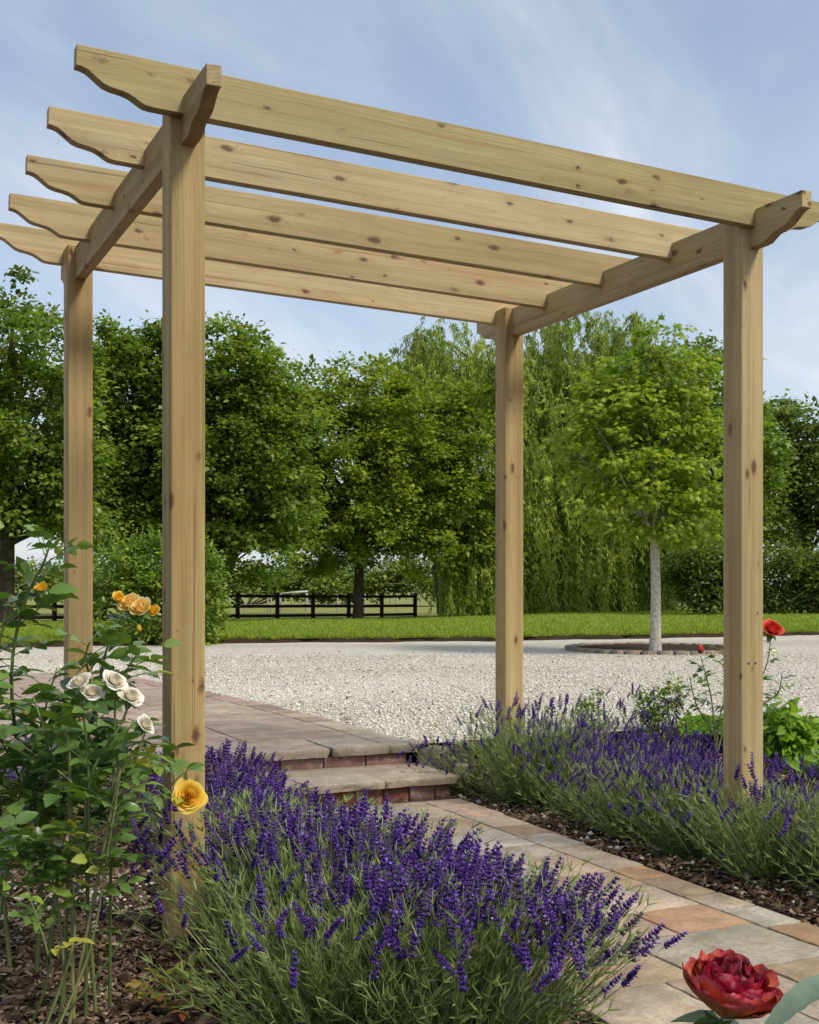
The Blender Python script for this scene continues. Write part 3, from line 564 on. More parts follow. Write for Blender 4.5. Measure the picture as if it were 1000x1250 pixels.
# willow
def willow():
    base = np.array(gbase(665, 46)); t = thing('weeping_willow', base, 'large weeping willow with long hanging curtains of fine leaves', 'tree')
    bl = [blob(545, 465, 46, 75, 62, 2.4), blob(640, 440, 46, 100, 55, 2.8), blob(735, 435, 46, 75, 50, 2.4), blob(600, 540, 45, 85, 80, 2.4), blob(715, 540, 45, 100, 80, 2.6), blob(805, 540, 45.5, 55, 90, 2.), blob(650, 600, 44.5, 140, 55, 2.4)]
    C = sample_blobs(bl, 300, .55); g = G(); gl = G()
    top = base+UP*7.5; g.tubes([base-UP*.2, base+UP*1., base+UP*3, base+UP*5.5, top], [.42, .34, .28, .2, .05], 9)
    for c in C[::3]:
        a = base+UP*R.uniform(2., 6.5); g.tubes(bez(a, (a+c)/2+UP*1.0, c, 7), np.linspace(.07, .012, 7), 4)
    def tress(C, ns, lo, hi, spread, drift):
        for c in C:
            k = ns; L = R.uniform(lo, hi)*R.uniform(.55, 1.1, k); st = c+R.normal(size=(k, 3))*np.array([spread, spread, .25]); m = 36
            o = nrm(R.normal(size=(k, 3))*np.array([1, 1, .2])+drift); s = np.linspace(0, 1, m)
            gr = float(gz(c[0], c[1]))+.12
            L = np.minimum(L, np.maximum(.4, st[:, 2]-gr))
            P = st[:, None]+o[:, None]*(np.sqrt(s)*.55)[None, :, None]-UP*(L[:, None]*s[None]**1.15)[:, :, None]+UP*(.22*np.sin(np.minimum(s*6, math.pi)))[None, :, None]
            P = P+np.cumsum(R.normal(size=(k, m, 3))*np.array([.012, .012, 0]), 1)
            per = 2; pts = np.repeat(P.reshape(-1, 3), per, 0)+R.normal(size=(k*m*per, 3))*.035
            n = len(pts); Yd = nrm(-UP*1.1+R.normal(size=(n, 3))*.5); cr = np.clip(R.normal(.45, .26), 0, 1)
            gl.inst(T_WIL, pts, *frames(Yd, rdir(n)), R.uniform(.13, .24, n), np.clip(cr+R.normal(0, .15, n), 0, 1))
    tress(C, 11, .9, 2.4, .3, np.array([.25, 0, .1]))
    lowb = [at(u, v, d) for u, v, d in [(556, 640, 43.6), (575, 655, 43.8), (595, 640, 43.8), (566, 690, 43.6), (615, 600, 43.7), (650, 590, 44), (670, 620, 44), (690, 560, 44), (655, 660, 43.7), (700, 640, 43.8), (725, 600, 44), (735, 650, 43.8), (760, 640, 43.9), (780, 610, 44.3), (790, 660, 44), (815, 620, 44.6), (835, 600, 45), (760, 680, 43.7), (680, 680, 43.6), (620, 670, 43.6)]]
    lowb = lowb+[p+R.normal(size=3)*np.array([.7, .5, .5]) for p in lowb for _ in range(4)]; lowb = [p for p in lowb if rel(p[0], p[1])[1]/rel(p[0], p[1])[0] > .036]
    lowb = np.array(lowb); tress(lowb, 20, 2.4, 5.0, .34, np.array([.1, -.2, .1]))
    g.obj('trunk', BARK, t, True); gl.obj('crown', L_WIL, t)
willow()
def bush(name, label, cat, base, blobs, nc, per, rad, size, lmat, T=T_OVAL, group=None, flat=.8, stems=14, inner=.35, droop=0.1, sr=.012, shoots=0):
    base = np.array(base, float); t = thing(name, base, label, cat, group); C = sample_blobs(blobs, nc, inner); mid = np.mean([b[0] for b in blobs], 0)
    C[:, 2] = np.maximum(C[:, 2], base[2]+rad*.3)
    g = G()
    for c in C[:stems]:
        a = base+np.array([R.normal()*sr*3, R.normal()*sr*3, 0]); g.tubes(bez(a, (a+c)/2+UP*.1*np.linalg.norm(c-a), c, 6), np.linspace(sr, sr*.3, 6), 5)
    gl = G(); crown_leaves(gl, C, per, rad, size, T, flat, droop, mid)
    if shoots:
        for c in C[np.argsort(-C[:, 2])[:shoots]]:
            L = R.uniform(.15, .34); m = 9; s = np.linspace(0, 1, m)[:, None]; o = nrm(np.array([R.normal()*.2, R.normal()*.2, 1.]))
            P = c+o*s*L; g.tubes(P, np.linspace(sr*.4, sr*.15, m), 4); pts = np.repeat(P, 3, 0); n = len(pts)
            gl.inst(T, pts, *frames(nrm(rdir(n)*np.array([1, 1, .3])+UP*.7)), size*R.uniform(.5, .9, n), np.clip(R.normal(.75, .15, n), 0, 1))
    g.obj('stem', CANE, t, True); gl.obj('foliage', lmat, t); return t
b = at(190, 785, 16.6); b[2] = .2
bush('clipped_bush', 'green leafy bush behind the two left posts at the edge of the drive', 'bush', b, [blob(150, 730, 16.5, 50, 62, .55), blob(215, 725, 16.5, 55, 62, .6), blob(245, 735, 16.6, 32, 52, .5), blob(190, 690, 16.5, 65, 32, .5)], 330, 50, .16, .062, L_SHR, shoots=40, stems=40, sr=.016)
b = gbase(940, 36); bush('dark_hedge', 'dark green hedge along the back of the lawn behind the front right post', 'hedge', b, [blob(u, 705+3*(i % 2), 36, 42, 36, .8) for i, u in enumerate((860, 900, 950, 1000, 1050))], 260, 110, .5, .12, L_DEEP, T_DIA, stems=40, sr=.03)
b = gbase(300, 80); bush('field_hedge', 'yellow green hedgerow across the far side of the pasture behind the fence', 'hedge', b, [blob(u, v, 80+R.normal(), 40, 17, 1.6) for u, v in [(-60, 708), (0, 705), (50, 708), (110, 707), (180, 710), (250, 710), (300, 704), (340, 708), (380, 714), (415, 716), (460, 710), (500, 703), (540, 708), (590, 708)]], 520, 60, .8, .26, L_HEDGE, T_DIA, stems=20, sr=.05, inner=.2)
b = gbase(402, 120); bush('distant_tree', 'bluish green tree far off above the field hedge beside the dark trunk', 'tree', b, [blob(402, 704, 120, 26, 18, 2.), blob(412, 698, 120, 16, 14, 1.5)], 60, 90, 1.0, .4, L_BLUE, T_DIA, stems=6, sr=.1)
# fence
def fence():
    a = CAM*0+CAM+RT*-6.02+FW*43; bb = CAM+RT*.23+FW*49; dv = (bb-a); L = np.linalg.norm(dv); dv = dv/L
    a = a*np.array([1, 1, 0]); t0 = a-dv*17.4; gl_ = lambda p: float(gz(p[0], p[1]))
    t = thing('post_and_rail_fence', (a[0], a[1], gl_(a)), 'dark brown three rail fence between the lawn and the pasture', 'fence')
    px = np.r_[np.arange(-10, 1)*1.74, [1.75, 3.4, 5.15, 6.85, 8.66]]
    for s in px:
        p = a+dv*s; z = gl_(p)
        g = G(); X = dv; Yv = np.cross(UP, X); w = .055
        P = np.array([(sx*w, sy*w, zz) for zz in (-.2, .98, 1.0) for sx, sy in ((-1, -1), (1, -1), (1, 1), (-1, 1))]); P[8:, :2] *= .6
        V = np.array([p[0], p[1], z])+P[:, :1]*X+P[:, 1:2]*Yv+P[:, 2:]*UP
        j = np.arange(4); k = (j+1) % 4; g.add(V, np.concatenate([np.stack([j, k, k+4, j+4], -1), np.stack([j+4, k+4, k+8, j+8], -1), [(8, 9, 10, 11)]]))
        g.obj('post', RAIL, t)
    for hz in (.86, .50, .16):
        g = G()
        for s0, s1 in zip(px[:-1], px[1:]):
            p0 = a+dv*s0; p1 = a+dv*s1; z0, z1 = gl_(p0)+hz, gl_(p1)+hz; Yv = np.cross(UP, dv)
            V = []
            for p, z in ((p0, z0), (p1, z1)):
                for o, h in ((-.075, -.05), (-.045, -.05), (-.045, .05), (-.075, .05)): V.append(np.array([p[0], p[1], z+h+R.normal()*.006])+Yv*o)
            j = np.arange(4); k = (j+1) % 4; g.add(np.array(V), np.concatenate([np.stack([j, k, k+4, j+4], -1), [(0, 1, 2, 3), (4, 7, 6, 5)]]))
        g.obj('rail', RAIL, t)
fence()
pf = thing('field_fence', gbase(330, 64), 'thin grey stake fence standing across the far pasture', 'fence')
for u in (262, 281, 299, 327, 331, 343, 374, 412, 446, 485, 505):
    p = np.array(gbase(u, 64)); g = G(); g.tubes([p-UP*.1, p+UP*(.95+.1*R.random())], [.045, .04], 5); g.obj('stake', GREYWOOD, pf)
for h in (.45, .85):
    g = G(); P = [np.array(gbase(u, 64))+UP*h for u in np.linspace(240, 520, 12)]; g.tubes(P, .012, 4); g.obj('wire', GREYWOOD, pf)
p = np.array(gbase(358, 68)); sh = thing('field_shelter', p, 'small pale low shelter standing in the pasture behind the fence', 'shelter')
g = G(); e = [(-.7, -.4), (.75, -.4), (.75, .4), (-.7, .4)]
V = np.array([p+RT*x+FW*y+UP*(z+.08*x) for z in (1.0, 1.1) for x, y in [(-.75, -.5), (.8, -.5), (.8, .5), (-.75, .5)]]); j = np.arange(4); k = (j+1) % 4
g.add(V, np.concatenate([[(3, 2, 1, 0), (4, 5, 6, 7)], np.stack([j, k, k+4, j+4], -1)])); g.obj('roof', PALEROOF, sh)
for x, y in e: g = G(); g.tubes([p+RT*x+FW*y, p+RT*x+FW*y+UP*1.03], .05, 5); g.obj('leg', GREYWOOD, sh)
# ------------------------------------------------------------------ lavender
def spike_mesh(i):
    g = G(); L = R.uniform(.034, .055); zs = [0., .012]+list(np.linspace(.021, L, R.integers(4, 6))) if i % 2 else list(np.linspace(0, L, R.integers(5, 8)))
    g.tubes([[0, 0, -.004], [0, 0, L]], [.0011, .0008], 4, .3)
    for k, z in enumerate(zs):
        n = 7; f = 1.15-.45*(k/max(1, len(zs)-1))**2; a = R.uniform(0, 6.28)+np.arange(n)*6.283/n+R.normal(size=n)*.15
        o = np.stack([np.cos(a), np.sin(a), R.uniform(.5, .95, n)], -1); P = np.stack([np.cos(a)*.0038*f, np.sin(a)*.0038*f, np.full(n, z)+R.normal(size=n)*.0012], -1)
        X, Y, Z = frames(o, rdir(n)); g.inst(T_OCT, P, X, Y, Z, np.array([[.0022, .0048, .0022]])*f, np.clip(R.normal(.42, .2, n), 0, .85))
        m = R.integers(0, 3)
        if m:
            o2 = o[:m]; g.inst(T_DIA, P[:m]+nrm(o2)*.004, *frames(o2+R.normal(size=(m, 3))*.4, rdir(m)), .006, np.full(m, 1.))
    return g
SPK = [spike_mesh(i) for i in range(8)]; SPM = [s.mesh('flower_spike', L_FLO) for s in SPK]
LG = 'lavender plants beside the path'
def lavender(x, y, label, rad=.36, h=.44, fh=.27, ns=150, nf=150, lean=(.08, 0), tilt=1.0, seed=0, spl=1., tallfrac=1.):
    z0 = float(bedz(np.array(x), np.array(y))); z0 = .18 if y > 2.5 else z0; o = np.array([x, y, z0]); t = thing('lavender_plant', o, label, 'lavender', LG)
    ln = np.array([lean[0], lean[1], 0.])
    # foliage shoots
    a = R.uniform(0, 6.283, nf); pol = np.arcsin(R.random(nf)**.62)*.95; Lf = fh*R.uniform(.75, 1.25, nf)*(1+.25*np.sin(pol)*rad/.36)
    dv = np.stack([np.sin(pol)*np.cos(a), np.sin(pol)*np.sin(a), np.cos(pol)], -1)+ln*.5
    dv = nrm(dv); b = o+np.stack([np.cos(a), np.sin(a), 0*a], -1)*(np.sin(pol)*rad*.5*R.uniform(.3, 1.1, nf))[:, None]
    m = 9; s = np.linspace(0, 1, m); P = b[:, None]+dv[:, None]*(Lf[:, None]*s)[:, :, None]+UP*(np.sin(pol)[:, None]*Lf[:, None]*.35*s**2)[:, :, None]
    P[:, :, 2] = np.maximum(P[:, :, 2], z0+.01)
    g = G(); g.tubes(P[:, ::2], np.linspace(.0016, .0009, 5), 3, R.uniform(.1, .5, nf))
    per = 4; pts = P[:, 1:].reshape(-1, 3).repeat(per, 0); ax = np.gradient(P, axis=1)[:, 1:].reshape(-1, 3).repeat(per, 0); n = len(pts)
    Yd = nrm(nrm(ax)*.95+rdir(n)*.62); tr = np.tile(np.repeat(s[1:], per), nf)
    g.inst(T_BLADE, pts, *frames(Yd, rdir(n)), np.stack([R.uniform(.0026, .0042, n), R.uniform(.022, .046, n), np.ones(n)*.01], -1), np.clip(.2+.45*tr+R.normal(0, .16, n), 0, 1))
    g.obj('foliage', L_LAV, t)
    # flower stalks
    a = R.uniform(0, 6.283, ns); pol = np.arcsin(R.random(ns)**.55)*.88*tilt; L = h*(R.uniform(.82, 1.16, ns) if x < 1 else R.uniform(.68, 1.3, ns))*spl
    dv = nrm(np.stack([np.sin(pol)*np.cos(a), np.sin(pol)*np.sin(a), np.cos(pol)], -1)+ln)
    b = o+np.stack([np.cos(a), np.sin(a), 0*a], -1)*(np.sin(pol)*rad*.6*R.uniform(.2, 1.1, ns))[:, None]
    s = np.linspace(0, 1, 7); bow = R.normal(size=(ns, 3))*.03; bow[:, 2] = .05*np.sin(pol)
    P = b[:, None]+dv[:, None]*(L[:, None]*s)[:, :, None]+bow[:, None]*(s**2)[None, :, None]
    P[:, :, 2] = np.maximum(P[:, :, 2], z0+.015)
    g = G(); g.tubes(P, np.linspace(.0013, .001, 7), 3); g.obj('stalks', LAVSTEM, t)
    tip = P[:, -1]; tdir = nrm(P[:, -1]-P[:, -3]+UP*.01+R.normal(size=(ns, 3))*.012); sz = R.uniform(.85, 1.35, ns)*(1. if x < 1 else .85)
    order = np.argsort(np.linalg.norm(tip-CAM, axis=1)); X, Y, Z = frames(tdir, rdir(ns))
    rest = G(); root = Vector(o)
    for c, i in enumerate(order):
        v = int(R.integers(0, 8))
        if c < 100:
            ob = bpy.data.objects.new('flower_spike', SPM[v]); COL.objects.link(ob); ob.parent = t
            M = Matrix(((X[i, 0], Z[i, 0], Y[i, 0]), (X[i, 1], Z[i, 1], Y[i, 1]), (X[i, 2], Z[i, 2], Y[i, 2])))
            ob.location = Vector(tip[i])-root; ob.rotation_euler = M.to_euler(); ob.scale = (sz[i],)*3
        else:
            sg = SPK[v]
            for V, A in zip(sg.V, sg.A): pass
            V = np.concatenate(sg.V)*sz[i]; V = tip[i]+V[:, :1]*X[i]+V[:, 1:2]*Z[i]+V[:, 2:]*Y[i]
            off = rest.n
            rest.V.append(V); rest.A.append(np.concatenate(sg.A)); rest.C.append(np.full((len(V), 3), R.random())); rest.n += len(V)
            for f, mm in sg.F: rest.F.append((f+off, 0))
    if rest.n: rest.obj('flower_spikes', L_FLO, t)['kind'] = 'stuff'
    return t
PL = [(.38, -.98, 'nearest lavender plant at the bottom of the picture beside the stone path', .32, .30, .25, 330, 330, (.24, .05), .85),
      (.13, -.86, 'mostly green lavender nearest to the mulch in front of the front left post', .26, .30, .24, 80, 330, (.12, .05), .85),
      (.25, -.50, 'bushy lavender to the right of the front left post in front of the path', .32, .34, .28, 340, 360, (.24, .10), .8),
      (.42, -.60, 'lavender overhanging the path between the nearest clump and the step', .28, .26, .20, 230, 150, (.30, 0), .95),
      (.30, -.02, 'lavender right behind the front left post with a green gap of foliage', .28, .24, .25, 130, 280, (.22, .08), .85),
      (.36, .42, 'lavender half way along the left side of the path below the step', .28, .24, .22, 190, 220, (.14, .1), .85),
      (.36, .90, 'lavender beside the path next to the clump against the brick wall', .28, .25, .2, 230, 150, (.08, .05), .9),
      (.44, 1.36, 'lavender against the brick wall at the left end of the garden step', .30, .28, .2, 250, 130, (.02, .0), .95)]
for x, y, lb, rd, h, fh, ns, nf, ln, tl in PL: lavender(x, y, lb, rd, h, fh, ns, nf, ln, tl)
lavender(-.22, 1.2, 'shaded lavender among the roses behind the front left post', .3, .36, .24, 90, 110, (0, 0), 1.)
lavender(.13, -.17, 'sprawling lavender shoots drooping across the foot of the front left post', .14, .40, .16, 34, 30, (-.75, .0), .9)
PR = [(2.00, 1.42, 'lavender with a tall green front at the foot of the rear right post', .25, .36, .31, 120, 330, (0, .1), .7),
      (1.86, 1.78, 'small silvery lavender beside the stone edging of the step', .2, .25, .1, 40, 36, (-.25, 0), 1.),
      (2.08, 1.02, 'first lavender right of the rear right post along the path edge', .28, .27, .18, 130, 210, (.08, .25), .9),
      (2.03, .62, 'middle lavender along the right edge of the path', .29, .27, .19, 110, 220, (.05, .25), .9),
      (2.02, .22, 'lavender just left of the front right post beside the path', .29, .28, .20, 110, 230, (.05, .25), .9),
      (1.98, -.20, 'lavender right in front of the front right post', .29, .29, .22, 90, 250, (.05, .2), .9),
      (2.10, -.55, 'lavender at the right edge of the picture beside the path', .30, .27, .22, 80, 280, (.1, .1), 1.),
      (2.40, 1.62, 'lavender in the second row beside the rear right post', .34, .27, .17, 150, 50, (.1, .05), .95),
      (2.48, 1.15, 'lavender in the middle of the second row right of the path', .34, .24, .15, 145, 40, (.1, .05), .95),
      (2.52, .68, 'lavender in the second row just left of the front right post', .34, .22, .14, 130, 40, (.1, .05), .95),
      (2.72, .05, 'thin flowering lavender right of the front right post', .34, .22, .14, 90, 50, (.1, 0), 1.),
      (2.95, 1.75, 'lavender at the back of the bed next to the gravel', .34, .19, .12, 90, 60, (.05, 0), 1.)]
for x, y, lb, rd, h, fh, ns, nf, ln, tl in PR: lavender(x, y, lb, rd, h, fh, ns, nf, ln, tl)
p = at(792, 905, 6.75); lavender(p[0], p[1], 'tall upright lavender standing against the gravel at the back of the bed', .2, .34, .2, 60, 80, (-.05, 0), .75)
# ------------------------------------------------------------------ roses
def rosebloom(c, axis, rad, mat, parent, npet=26, opened=.8, name='bloom', cool=False, layers=None):
    g = G(); ax = nrm(np.array(axis, float)); X, Y, Z = frames(ax[None], rdir(1)); e1, e2 = X[0], Z[0]
    ns, nt = (17, 12) if cool else (7, 6); S, T = np.meshgrid(np.linspace(-1, 1, ns), np.linspace(0, 1, nt))
    F = np.array([(j*ns+i, j*ns+i+1, (j+1)*ns+i+1, (j+1)*ns+i) for j in range(nt-1) for i in range(ns-1)])
    for k in range(npet):
        f = (k+.5)/npet; ph = k*2.39996+R.normal()*.15
        r = rad*(.03+.69*f**.75); hh = rad*(1.05-.45*f*opened); wd = (.75+.5*(1-f))*(1.15 if cool else 1); fl = opened*f
        t = T*(1-(.16 if not cool else .09)*np.abs(S)**(2 if not cool else 3)*(.4+f)); rim = r*(np.sin(np.minimum(t*1.9, 1.57)))*(1+.0*t)
        rr = rim+rad*(.05+.55*fl)*t**2.2-rad*.12*(1-f)*t**2; zz = hh*(t-.0)-rad*.42*fl*t**4+rad*.03*np.sin(S*5+k)*t
        an = ph+S*wd*(1-.15*t); rr = rr*(1+.05*np.sin(3*S+k)*t); rr = rr-(rad*.10*np.clip(t-.82, 0, 1)/.18*(.3+.7*np.sin(S*2.5+k)**2) if cool else 0)
        V = c+(np.cos(an)*rr)[..., None]*e1+(np.sin(an)*rr)[..., None]*e2+(zz-rad*.45)[..., None]*ax
        rn = np.clip(.15+.6*f+.25*(T-.5)+R.normal()*.08, 0, 1)
        col = None
        if cool:
            V = V+((.07*np.sin(S*3.3+k*1.7)+.035*np.sin(S*7.5+k*2.3)+.022*np.sin(S*15+k))*t**2.5*rad)[..., None]*ax+((.06*np.sin(S*6+k)*t**2*rad)[..., None])*(np.cos(an)[..., None]*e1+np.sin(an)[..., None]*e2)+R.normal(size=V.shape)*rad*.006*t[..., None]
            out = 1. if f > .6 else 0.; edge_ = np.clip((t-.8)/.2, 0, 1)*(R.random()*.75)
            col = np.stack([out*np.clip(1.35-t*1.35, 0, 1), edge_, 0*t], -1).reshape(-1, 3)
        g.add(V.reshape(-1, 3), F, rn.ravel(), 0, col)
    o = g.obj(name, mat, parent, True)
    g = G(); nsp = 5; a = np.arange(nsp)*1.2566; od = np.cos(a)[:, None]*e1+np.sin(a)[:, None]*e2
    g.inst(T_LEAF, np.repeat((c-ax*rad*.5)[None], nsp, 0), *frames(od*.9-ax*.3+0*od, ax), rad*.9, R.random(nsp)*.6)
    g.inst(T_OCT, (c-ax*rad*.72)[None], *frames(ax[None]), np.array([[rad*.2, rad*.28, rad*.2]]), .4); g.obj('calyx', L_ROSE, o)
    return o
def bud(c, axis, L, mat, parent, name='bud'):
    g = G(); ax = nrm(np.array(axis, float)); X, Y, Z = frames(ax[None], rdir(1)); e1, e2 = X[0], Z[0]
    th = np.arange(8)*.785; prof = [(0, .08), (.2, .3), (.45, .36), (.75, .26), (1., .05)]
    V = np.array([c+ax*L*t+(e1*math.cos(a+t*1.5)+e2*math.sin(a+t*1.5))*L*r*(1+.12*math.sin(3*a+t*6)) for t, r in prof for a in th]); j = np.arange(8); k = (j+1) % 8
    g.add(V, [np.concatenate([np.stack([i*8+j, i*8+k, i*8+8+k, i*8+8+j], -1) for i in range(4)]), (32+j)[None]], R.uniform(.2, .9))
    o = g.obj(name, mat, parent, True); g = G(); a = np.arange(5)*1.2566; od = np.cos(a)[:, None]*e1+np.sin(a)[:, None]*e2
    g.inst(T_LEAF, np.repeat(c[None], 5, 0)+od*L*.1, *frames(od*.45+ax, od), L*.75, R.random(5)*.6); g.obj('calyx', L_ROSE, o); return o
class Rose:
    lk = 1.0; sk = 1.0
    def __init__(s, name, base, label, lmat=L_ROSE, cat='rose bush', group=None):
        s.t = thing(name, base, label, cat, group); s.c = G(); s.l = G(); s.lm = lmat
    def cane(s, pts, r0, r1, leaves=6, size=.05, frm=.1, rnd=(.45, .22), end=1., spread=1.):
        P = np.array(pts, float); n = len(P); tt = np.linspace(0, 1, max(8, n*4)); u = tt*(n-1)
        i = np.clip(u.astype(int), 0, n-2); f = (u-i)[:, None]
        p0 = P[np.maximum(i-1, 0)]; p1 = P[i]; p2 = P[i+1]; p3 = P[np.minimum(i+2, n-1)]
        C = .5*((2*p1)+(-p0+p2)*f+(2*p0-5*p1+4*p2-p3)*f**2+(-p0+3*p1-3*p2+p3)*f**3)
        s.c.tubes(C, np.linspace(r0, r1, len(C)), 6)
        leaves = int(leaves*s.lk); size = size*s.sk; k = np.arange(2, len(C)-1, 3)      # thorns
        o = nrm(R.normal(size=(len(k), 3))); s.c.inst((np.array([[-.25, 0, 0], [.25, 0, 0], [0, 0, .25], [0, 1, 0]]), [[(0, 1, 3), (1, 2, 3), (2, 0, 3)]]), C[k], *frames(o), np.full(len(k), r0*1.6), R.uniform(.6, 1, len(k)))
        ph = R.uniform(0, 6.28)
        for j in range(leaves):
            t = frm+(end-frm)*(j+R.random()*.6)/max(1, leaves); q = C[min(len(C)-2, int(t*(len(C)-1)))]; d = nrm(C[min(len(C)-1, int(t*(len(C)-1))+1)]-q)
            ph += 2.4+R.normal()*.3; s.leaf(q, d, ph, size*R.uniform(.75, 1.2), rnd, spread)
        return C
    def leaf(s, q, d, ph, L, rnd=(.45, .22), spread=1.):
        side = nrm(np.array([math.cos(ph), math.sin(ph), R.uniform(-.1, .5)])*spread+d*.4); k = R.choice([3, 5, 5])
        R0 = L*1.7; tip = q+side*R0+UP*(.12-.25*R.random())*R0; P = bez(q, (q+tip)/2+UP*.12*R0, tip, 5); s.c.tubes(P, np.linspace(.0016, .0009, 5), 4)
        hz = nrm(np.cross(side, UP+np.array([.01, .02, 0]))); nm = nrm(np.cross(hz, side)+R.normal(size=3)*.35); hz = nrm(np.cross(side, nm)); rn = np.clip(R.normal(*rnd), 0, 1)
        pos = [tip]; dr = [side-UP*.25]; sz = [L*1.05]
        for f, sc in ((.82, .95), (.45, .8))[:(k-1)//2]:
            b = P[int(f*4)]
            for sg in (-1, 1): pos.append(b); dr.append(hz*sg*.95+side*.5-UP*.15+R.normal(size=3)*.08); sz.append(L*sc*R.uniform(.9, 1.1))
        s.l.inst(T_LEAF2, np.array(pos), *frames(np.array(dr), nm), np.array(sz), np.clip(rn+R.normal(0, .08, len(pos)), 0, 1))
    def single(s, p, d, up, L, rn=.5): s.l.inst(T_LEAF2, np.array([p]), *frames(np.array([d], float), nrm(np.array(up, float))), L, rn)
    def done(s):
        s.c.obj('canes', CANE, s.t, True); s.l.obj('leaves', s.lm, s.t, True)
def A(*pts): return [at(*p) for p in pts]
# yellow rose, left
b = at(45, 1180, 3.15); b[2] = -.02
Rose.lk = 1.85; Rose.sk = 1.22
ry = Rose('rose_bush', b, 'tall leafy rose bush with yellow blooms at the left of the front left post')
ry.cane([b, *A((50, 1020, 3.15), (20, 900, 3.12), (15, 810, 3.1), (30, 735, 3.08), (52, 690, 3.05), (60, 668, 3.05))], .0065, .0022, 9, .042, .3)
ry.cane(A((45, 745, 3.07), (50, 728, 3.06)), .002, .0015, 1, .04)
c2 = [b+np.array([.03, .02, 0]), *A((75, 1040, 3.2), (100, 930, 3.2), (118, 860, 3.2), (128, 800, 3.2), (150, 752, 3.2))]; ry.cane(c2, .0065, .0025, 9, .045, .25, end=.72)
for q in ((143, 742), (160, 740), (176, 748), (188, 750), (170, 768)): ry.cane(A((133, 795, 3.2), ((q[0]+133)/2+2, 770, 3.19), (*q, 3.2)), .002, .0013, 0)
ry.cane(A((110, 880, 3.2), (140, 840, 3.22), (160, 810, 3.22), (172, 790, 3.2)), .0035, .002, 5, .046, .1, end=.8)
ry.cane(A((118, 860, 3.2), (105, 800, 3.15), (120, 770, 3.15)), .003, .0018, 3, .04, .3)
ry.cane([b+np.array([-.06, .04, 0]), *A((0, 1050, 3.2), (-20, 930, 3.15), (-15, 850, 3.1), (0, 780, 3.1), (12, 730, 3.1))], .006, .0025, 11, .048, .2)
ry.cane(A((60, 1000, 3.18), (90, 960, 3.1), (140, 960, 3.05), (185, 970, 3.02), (212, 974, 3.0)), .0035, .002, 5, .032, .1, (.6, .2))
ry.cane(A((80, 985, 3.2), (60, 920, 3.1), (55, 870, 3.05), (70, 815, 3.05)), .004, .002, 9, .05, .15)
ry.cane(A((30, 960, 3.15), (0, 900, 3.0), (-15, 860, 2.95)), .004, .002, 8, .05, .15)
ry.cane(A((70, 1010, 3.2), (110, 955, 3.25), (150, 925, 3.28), (165, 905, 3.3)), .0035, .002, 9, .045, .15)
ry.cane(A((40, 1020, 3.2), (60, 960, 3.3), (90, 900, 3.35), (100, 860, 3.35)), .0035, .002, 9, .048, .2)
ry.cane(A((30, 1060, 3.1), (20, 1000, 3.0), (30, 950, 2.95), (45, 905, 2.9)), .0035, .002, 8, .05, .2)
ry.cane(A((45, 1090, 3.12), (80, 1040, 3.1), (120, 1000, 3.15), (150, 985, 3.2)), .0035, .002, 8, .04, .2)
for pts in (A((30, 1080, 3.15), (60, 1010, 3.1), (100, 975, 3.1), (130, 955, 3.1)), A((40, 1080, 3.15), (30, 1000, 3.05), (60, 950, 3.0), (85, 920, 3.0)), A((20, 1060, 3.1), (-5, 990, 3.0), (5, 940, 3.0)), A((60, 1060, 3.2), (110, 1000, 3.2), (150, 960, 3.2), (185, 935, 3.2)), A((60, 1000, 3.2), (90, 930, 3.2), (150, 890, 3.2)), A((40, 1000, 3.1), (60, 900, 3.05), (95, 850, 3.05))): ry.cane(pts, .003, .0016, 9, .042, .15, (.35, .25))
ry.single(at(60, 722, 3.05), RT+UP*.12, UP*.8-FW*.6, .075, .55); ry.single(at(200, 788, 3.15), RT*.9+UP*.2, UP*.7-FW*.7, .05, .7)
rosebloom(at(230, 972, 2.95), -FW*.86+UP*.28+RT*.25, .040, P_YEL, ry.t, 34, .75, 'bloom')
for q, r, m in (((158, 737, 3.2), .030, P_APR), ((172, 742, 3.18), .030, P_APR), ((187, 746, 3.2), .019, P_YEL), ((145, 730, 3.2), .019, P_YEL)): rosebloom(at(*q), UP*.62-FW*.75+RT*R.normal()*.3, r*1.1, m, ry.t, 24, .5)
rosebloom(at(51, 718, 3.05), UP*.7-FW*.5, .020, P_YEL, ry.t, 16, .35); bud(at(170, 772, 3.18), UP, .02, P_YEL, ry.t); bud(at(126, 738, 3.2), UP, .022, L_ROSE, ry.t)
ry.cane(A((208, 965, 3.0), (212, 950, 2.99), (214, 940, 2.99)), .0016, .001, 2, .028, .2, (.7, .15)); ry.cane(A((205, 975, 3.0), (222, 978, 3.0), (229, 975, 3.005)), .0018, .0016, 1, .026, .0, (.7, .15))
ry.done()
